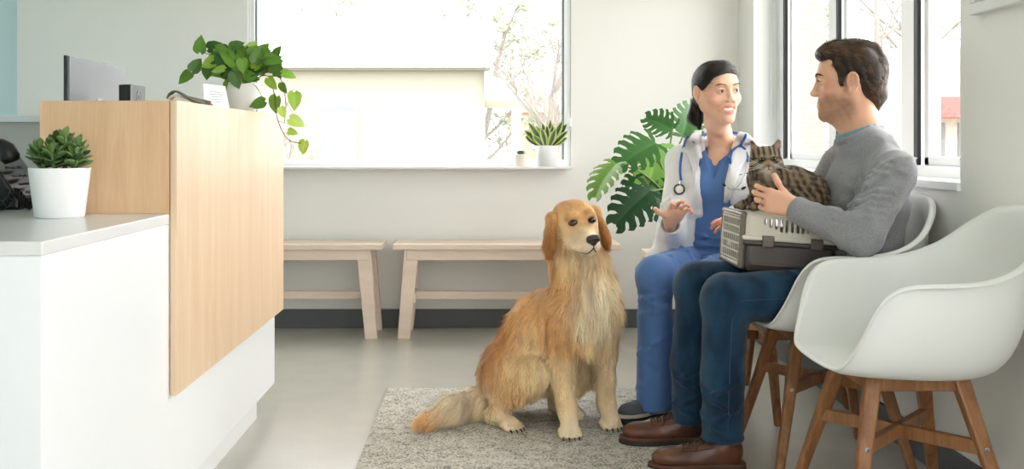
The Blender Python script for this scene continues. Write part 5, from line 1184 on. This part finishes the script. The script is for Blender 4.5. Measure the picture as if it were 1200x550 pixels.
    def on(px, py, lift=.003, alt=None):                                # a point on the coat, given where it shows in the photo
        o = Vector((0, 0, 1)); d = (W(px, py, 1)-o).normalized(); best = None
        for tr in (bv, bvs):
            h_, n_, i_, q_ = tr.ray_cast(o, d)
            if h_ is not None and h_.y > 3.6 and (best is None or q_ < best[1]): best = (h_, q_)
        return (best[0] if best else W(px, py, 3.93))-d*lift
    def patch(name, rows, lift, m, parent, thick=.003):
        n = len(rows[0]); vs = [on(x, y, lift) for r in rows for x, y in r]
        fs = [(i*n+k, i*n+k+1, (i+1)*n+k+1, (i+1)*n+k) for i in range(len(rows)-1) for k in range(n-1)]
        return mesh_obj(name, [tuple(p) for p in vs], fs, m, parent, smooth=True, world=True, solid=thick, solid_off=0)
    def strip(L_, R_, n=14, m=5):
        a = spline([(x, y, 0) for x, y in L_], n)[:, :2]; c = spline([(x, y, 0) for x, y in R_], n)[:, :2]
        return [[tuple(p+(q-p)*k/(m-1)) for k in range(m)] for p, q in zip(a, c)]
    patch('lapel', strip([(813, 155), (804, 166), (799, 178), (805, 181), (812, 205), (811, 240)], [(822, 152), (821, 165), (820, 180), (818, 195), (816, 215), (812, 241)]), .012, M_ct, ct, .005)
    patch('lapel', strip([(876, 156), (884, 166), (884, 176), (876, 184), (866, 205), (853, 238)], [(866, 154), (860, 166), (857, 180), (854, 195), (850, 215), (848, 238)]), .012, M_ct, ct, .005)
    M_st = mat('stethoscope_blue', '#1f56a5', .3); M_met = mat('stethoscope_metal', '#c9ccd0', .2, .9)
    # name stitched on the coat
    b = MB()
    for x0, x1, y in ((860.2, 862.0, 205.4), (864.5, 866.6, 205.2), (867.0, 869.6, 204.8), (872.4, 873.8, 203.6), (874.2, 875.2, 203.4), (876.4, 877.2, 203.0), (877.8, 879.4, 202.9)): b.tube([on(x0, y+.2, .002), on((x0+x1)/2, y-.35, .002), on(x1, y+.1, .002)], .0013, 5)
    build(b, 'stitched_name', mat('navy_thread', '#2a3350', .7), ct, world=True)
    # shoes
    M_gs = mat('grey_canvas', '#60646d', .85, bump=(500, .5, (1, 1, 1))); M_ws = mat('cream_rubber', '#cfc6b8', .6); M_bk = mat('black_rubber', '#23211f', .6)
    shoe(t, (.675, 3.895), (-.86, -.50), .245, 'shoe', M_gs, M_bk, .034, .075, None, .0125, sole2=M_ws)
    shoe(t, (.800, 3.87), (-.55, -.80), .245, 'shoe', M_gs, M_bk, .034, .075, None, .0015, sole2=M_ws)
    # stethoscope, worn round the neck: a thing of its own
    st = thing('stethoscope', 'blue stethoscope hanging round the neck of the woman in the white coat', 'stethoscope', tuple(B(0, 0, 1.0)))
    b = MB(); lf = .011
    bk = [Vector(B(r, f, u)) for r, f, u in ((.088, .03, 1.012), (.080, -.03, 1.036), (.03, -.085, 1.048), (-.03, -.085, 1.048), (-.082, -.03, 1.036), (-.088, .02, 1.014))]
    L1 = [on(798, 212, lf), on(797, 200, lf), on(798, 186, lf), on(801, 172, lf), on(806, 160, lf)]; R1 = [on(874, 158, lf), on(872, 163, lf), on(868, 170, lf)]
    b.tube(spline(L1+bk+R1, 70), .0048, 10)
    b.tube(spline([on(856, 192, lf), on(856, 184, lf), on(859, 176, lf), on(867, 171.5, lf), on(873, 175, lf), on(876, 182, lf), on(876, 190, lf)], 26), .0046, 10)
    build(b, 'tubing', M_st, st, world=True, smooth=True)
    b = MB()
    b.tube(spline([on(856, 190, lf), on(855.5, 202, lf), on(857, 213, lf), on(861, 220, lf), on(866, 222, lf), on(870, 221.5, lf)], 24), .0019, 8); b.tube(spline([on(876, 188, lf), on(873, 205, lf), on(867, 216, lf), on(860, 222, lf), on(854, 220.5, lf), on(849, 217.5, lf)], 24), .0019, 8)
    build(b, 'ear_tube', M_met, st, world=True, smooth=True)
    b = MB(); b.tube([on(846.5, 215.5, lf), on(849, 217, lf), on(851.5, 218.5, lf)], [.003, .0052, .004], 10); build(b, 'ear_tip', M_blk, st, world=True, smooth=True)
    b = MB(); b.tube([on(869, 221.8, lf), on(871.5, 220.5, lf), on(874, 219.3, lf)], [.004, .0052, .003], 10); build(b, 'ear_tip', M_blk, st, world=True, smooth=True)
    c = on(796, 222, .012); q = Vector((-.1, -1, .1)).normalized().to_track_quat('Z', 'Y').to_matrix().to_4x4()
    cp = build(MB().lathe([(0, -.006), (.019, -.006), (.0215, -.003), (.0215, .003), (.017, .006), (.016, .003), (0, .003)], c, 30, q), 'chestpiece', mat('chestpiece_rim', '#3b3f45', .25, .7), st, world=True, smooth=True)
    build(MB().lathe([(0, .003), (.0155, .003), (.013, .0052), (0, .0055)], c, 24, q), 'diaphragm', mat('diaphragm', '#e6e1d4', .35), cp, world=True)
    build(MB().tube([on(798, 211, lf), c+Vector((.002, -.002, .016))], .004, 8), 'stem', M_met, st, world=True)
woman()

# ---- pet carrier on the man's lap
def carrier():
    ax = A([.99, .0, -.065]); ax /= np.linalg.norm(ax); ay = np.cross(A([0, 0, 1.]), ax); ay /= np.linalg.norm(ay); az = np.cross(ax, ay); Rc = np.stack([ax, ay, az], 1)
    C = A([.935, 3.415, .697]); P = lambda x, y, z: C+Rc@A([x, y, z])
    t = thing('pet_carrier', 'cream and dark brown pet carrier on the lap of the man', 'pet carrier', tuple(C-A([0, 0, .095])))
    M_cr = mat('cream_plastic', '#d9d3c4', .42); M_bn = mat('dark_brown_plastic', '#4c4440', .42); M_lt = mat('latch_plastic', '#6a605a', .4)
    hx, hy = .145, .150
    s = SDF(); s.rbox(P(0, 0, .045), (hx, hy, .050), Rc, .028, .01)
    s.rbox(P(0, 0, .010), (hx+.006, hy+.006, .007), Rc, .005, .004); s.rbox(P(.0, 0, .094), (hx-.05, hy-.05, .006), Rc, .005, .006)
    s.rbox(P(0, 0, .033), (hx-.006, hy-.006, .054), Rc, .02, .004, 's')
    s.rbox(P(-hx, 0, .03), (.02, hy-.028, .05), Rc, .01, .004, 's')
    for i in range(12):
        x = -.083+.0165*i; z1 = .072; z0 = max(.033, .052-.006*i if i < 3 else .030)
        for y in (-hy, hy): s.rbox(P(x, y, (z0+z1)/2), (.0042, .02, (z1-z0)/2), Rc, .004, .001, 's')
    v, f = nets(s, .0021); mesh_obj('top_shell', v, f, M_cr, t, smooth=True, world=True)
    s = SDF(); s.rbox(P(0, 0, -.045), (hx-.004, hy-.004, .050), Rc, .024, .01); s.rbox(P(0, 0, -.004), (hx+.004, hy+.004, .007), Rc, .004, .004); s.rbox(P(0, 0, -.070), (hx-.02, hy+.0, .004), Rc, .003, .008)
    s.rbox(P(0, 0, -.028), (hx-.012, hy-.012, .056), Rc, .02, .004, 's'); s.rbox(P(-hx, 0, -.03), (.02, hy-.028, .05), Rc, .01, .004, 's')
    v, f = nets(s, .0025); mesh_obj('bottom_shell', v, f, M_bn, t, smooth=True, world=True)
    for x in (-.075, .075): 
        for sy in (-1, 1):
            s = SDF(); s.rbox(P(x, sy*(hy+.006), .002), (.018, .008, .018), Rc, .004); s.rbox(P(x, sy*(hy+.013), -.004), (.015, .003, .008), Rc, .002, .003); v, f = nets(s, .002); mesh_obj('latch', v, f, M_lt, t, smooth=True, world=True)
    # door: dark surround, cream wire grille
    s = SDF(); s.rbox(P(-hx-.002, 0, 0), (.010, hy-.012, .088), Rc, .009); s.rbox(P(-hx-.002, 0, 0), (.03, hy-.026, .074), Rc, .008, .002, 's'); v, f = nets(s, .0025); dr = mesh_obj('door_frame', v, f, mat('taupe_plastic', '#6b6258', .4), t, smooth=True, world=True)
    b = MB(); X = -hx-.006
    for i in range(9): y = -.108+.027*i; b.beam(P(X, y, -.070), P(X, y, .070), .004, .004)
    for j in range(6): z = -.064+.0256*j; b.beam(P(X-.001, -.122, z), P(X-.001, .122, z), .004, .005, ref=(0, 0, 1))
    for a, c in (((-.124, -.074), (.124, -.074)), ((.124, -.074), (.124, .074)), ((.124, .074), (-.124, .074)), ((-.124, .074), (-.124, -.074))): b.beam(P(X, *a), P(X, *c), .006, .006, ref=(.3, .2, .9))
    b.beam(P(X-.004, -.01, -.02), P(X-.004, .012, -.02), .016, .008, ref=(0, 0, 1))
    build(b, 'door_grille', mat('cream_wire', '#ddd8cb', .4), dr, world=True)
    return P
CP = carrier()

# ---- the cat
def cat():
    t = thing('cat', 'brown tabby cat lying on top of the pet carrier, held against the grey sweater', 'cat', tuple(CP(-.04, -.05, .10)))
    Hc = A([.872, 3.325, .952]); R = frame((-.10, -.96, -.10), roll=-.04); T = lambda r, f, u: Hc+R@A([r, f, u]); top = CP(0, 0, .10)[2]
    BR = lin('#93826c'); DK = lin('#3a3029'); LT = lin('#c9bca6'); WH = lin('#e8e0d2')
    s = SDF()
    s.ell(T(0, -.01, .006), (.046, .042, .038), R, .02).ell(T(0, .024, -.014), (.024, .022, .018), R, .015).ell(T(0, .026, -.028), (.014, .014, .010), R, .01)
    for e in (-1, 1):
        s.ell(T(e*.026, .008, -.014), (.026, .026, .022), R, .012); s.ell(T(e*.009, .040, -.018), (.012, .011, .010), R, .006)
        s.ell(T(e*.0185, .030, .009), (.0105, .009, .008), R, .006, 's')
        s.cone(T(e*.030, -.012, .030), T(e*.041, -.010, .060), .016, .0035, .01); s.cone(T(e*.0335, .008, .036), T(e*.040, .0, .056), .009, .002, .003, 's')
    s.cone(T(0, .012, .012), T(0, .040, -.008), .009, .006, .01)
    s.chain([T(0, -.02, -.015), (.882, 3.375, .895), (.905, 3.385, .865), (.965, 3.385, .866), (1.018, 3.38, .850)], [.038, .050, .056, .062, .064], .03)
    s.ell((1.015, 3.39, top+.045), (.06, .07, .05), k=.03)
    s.cone((.900, 3.345, .865), (.862, 3.325, top+.022), .028, .019, .02); s.cone((.862, 3.325, top+.022), (.825, 3.285, top+.014), .018, .015, .01)
    s.cone((.895, 3.41, .865), (.845, 3.39, top+.022), .028, .019, .02); s.cone((.845, 3.39, top+.022), (.800, 3.345, top+.014), .018, .015, .01)
    for q, d in ((A([.825, 3.285, top+.013]), A([-.75, -.66, 0])), (A([.800, 3.345, top+.013]), A([-.75, -.66, 0]))):
        sd = A([d[1], -d[0], 0])
        for o in (-.011, -.0035, .0035, .011): s.cone(q+sd*o, q+sd*o*1.1+d*.014-A([0, 0, .002]), .0075, .007, .003)
    s.ell((.865, 3.32, .89), (.036, .032, .045), k=.02)
    s.chain([(1.05, 3.46, top+.02), (1.0, 3.50, top+.018), (.93, 3.49, top+.016)], [.018, .016, .012], .01)
    V, F = nets(s, .0026); N = vnormals(V, F)
    def colr(P, nn=None):
        P = np.asarray(P); q = (P-Hc)@R; hd = np.clip((.062-np.linalg.norm(q*A([1, 1, .95]), axis=1))/.012, 0, 1)
        w = .9*vnoise(P, 26, 1); body = .8*np.sin(P[:, 0]*260+P[:, 2]*110+w*4.2)+1.0*vnoise(P, 120, 2)
        x = np.abs(q[:, 0]); hs = np.where(q[:, 2] > .012, np.sin(x*430+.6), np.sin((q[:, 2]+x*.55)*330+1.0))
        f = hd*hs+(1-hd)*body; k = np.clip(.5+f*.75, 0, 1)[:, None]
        c = A(DK)*(1-k)+A(BR)*k
        mz = np.exp(-((q[:, 0]/.017)**2+((q[:, 1]-.036)/.022)**2+((q[:, 2]+.024)/.014)**2))[:, None]; c = c*(1-mz)+A(WH)*mz
        ch = np.exp(-((q[:, 0]/.018)**2+((q[:, 1]-.02)/.03)**2+((q[:, 2]+.05)/.022)**2))[:, None]*.7; c = c*(1-ch)+A(LT)*ch
        ey = sum(np.exp(-(((q[:, 0]-e*.018)/.011)**2+((q[:, 1]-.034)/.012)**2+((q[:, 2]-.016)/.005)**2)) for e in (-1, 1))[:, None]*.7; c = c*(1-ey)+A(LT)*ey
        nb = np.exp(-((q[:, 0]/.007)**2+((q[:, 1]-.04)/.016)**2+((q[:, 2]-.0)/.018)**2))[:, None]*.6; c = c*(1-nb)+A(lin('#a07a58'))*nb
        er = sum(np.exp(-(((q[:, 0]-e*.037)/.010)**2+((q[:, 1]-.0)/.014)**2+((q[:, 2]-.046)/.012)**2)) for e in (-1, 1))[:, None]*.75*(q[:, 1] > -.008)[:, None]; c = c*(1-er)+A(lin('#c09c88'))*er
        return c
    def dirf(P, nn):
        q = (P-Hc)@R; hd = np.linalg.norm(q, axis=1) < .06; d = np.tile(A([.9, .1, -.35]), (len(P), 1)); d[hd] = (A([0, -1, .1])+q[hd]*A([6, 0, 6]))@R.T; lo = (P[:, 2] < top+.035) & (P[:, 0] < .88); d[lo] = A([-.6, -.6, -.4]); return d
    def Lf(P):
        q = np.linalg.norm((P-Hc)@R, axis=1); return np.where(q < .06, .005, .011)*np.where((P[:, 2] < top+.035) & (P[:, 0] < .87), .5, 1)
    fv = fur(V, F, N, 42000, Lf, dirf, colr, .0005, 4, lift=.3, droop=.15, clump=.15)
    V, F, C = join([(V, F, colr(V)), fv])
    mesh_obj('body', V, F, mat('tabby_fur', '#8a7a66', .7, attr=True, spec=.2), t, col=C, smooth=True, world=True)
    M_ce = mat('cat_iris', '#a9a552', .1, coat=.8); M_pu = mat('cat_pupil', '#0c0b08', .1); M_cn = mat('cat_nose', '#8e5a4c', .45); M_wk = mat('whisker_white', '#f5f2ec', .5)
    for e in (-1, 1):
        s = SDF(); s.ell(T(e*.0185, .0275, .0085), (.0082, .0085, .0046), R); v, f = nets(s, .001); ey = mesh_obj('eye', v, f, M_ce, t, smooth=True, world=True)
        s = SDF(); s.ell(T(e*.0188, .0345, .0085), (.0030, .0026, .0042), R); v, f = nets(s, .0008); mesh_obj('pupil', v, f, M_pu, ey, smooth=True, world=True)
        b = MB(); b.tube([T(e*.0185+.0092*math.cos(a), .0345-.0035*math.cos(a)*e*.9-.001, .0085+.0047*math.sin(a)) for a in np.linspace(0, 2*PI, 21)], .0011, 5); build(b, 'eye_rim', M_pu, ey, world=True)
        b = MB()
        for j in range(5): b.tube(spline([T(e*.014, .045, -.020+.002*j), T(e*.045, .046, -.020+.006*j), T(e*.070, .030, -.034+.013*j)], 8), [.0005]*6+[.0003, .0002], 4)
        build(b, 'whiskers', M_wk, t, world=True)
    s = SDF(); s.ell(T(0, .049, -.0095), (.0062, .005, .0038), R).ell(T(0, .049, -.013), (.0028, .004, .004), R, .003); v, f = nets(s, .0008); mesh_obj('nose', v, f, M_cn, t, smooth=True, world=True)
    b = MB()
    for e in (-1, 1): b.tube(spline([T(0, .0505, -.015), T(0, .050, -.0215), T(e*.006, .047, -.0255), T(e*.014, .040, -.025)], 10), .0008, 5)
    build(b, 'mouth_line', M_pu, t, world=True)
cat()
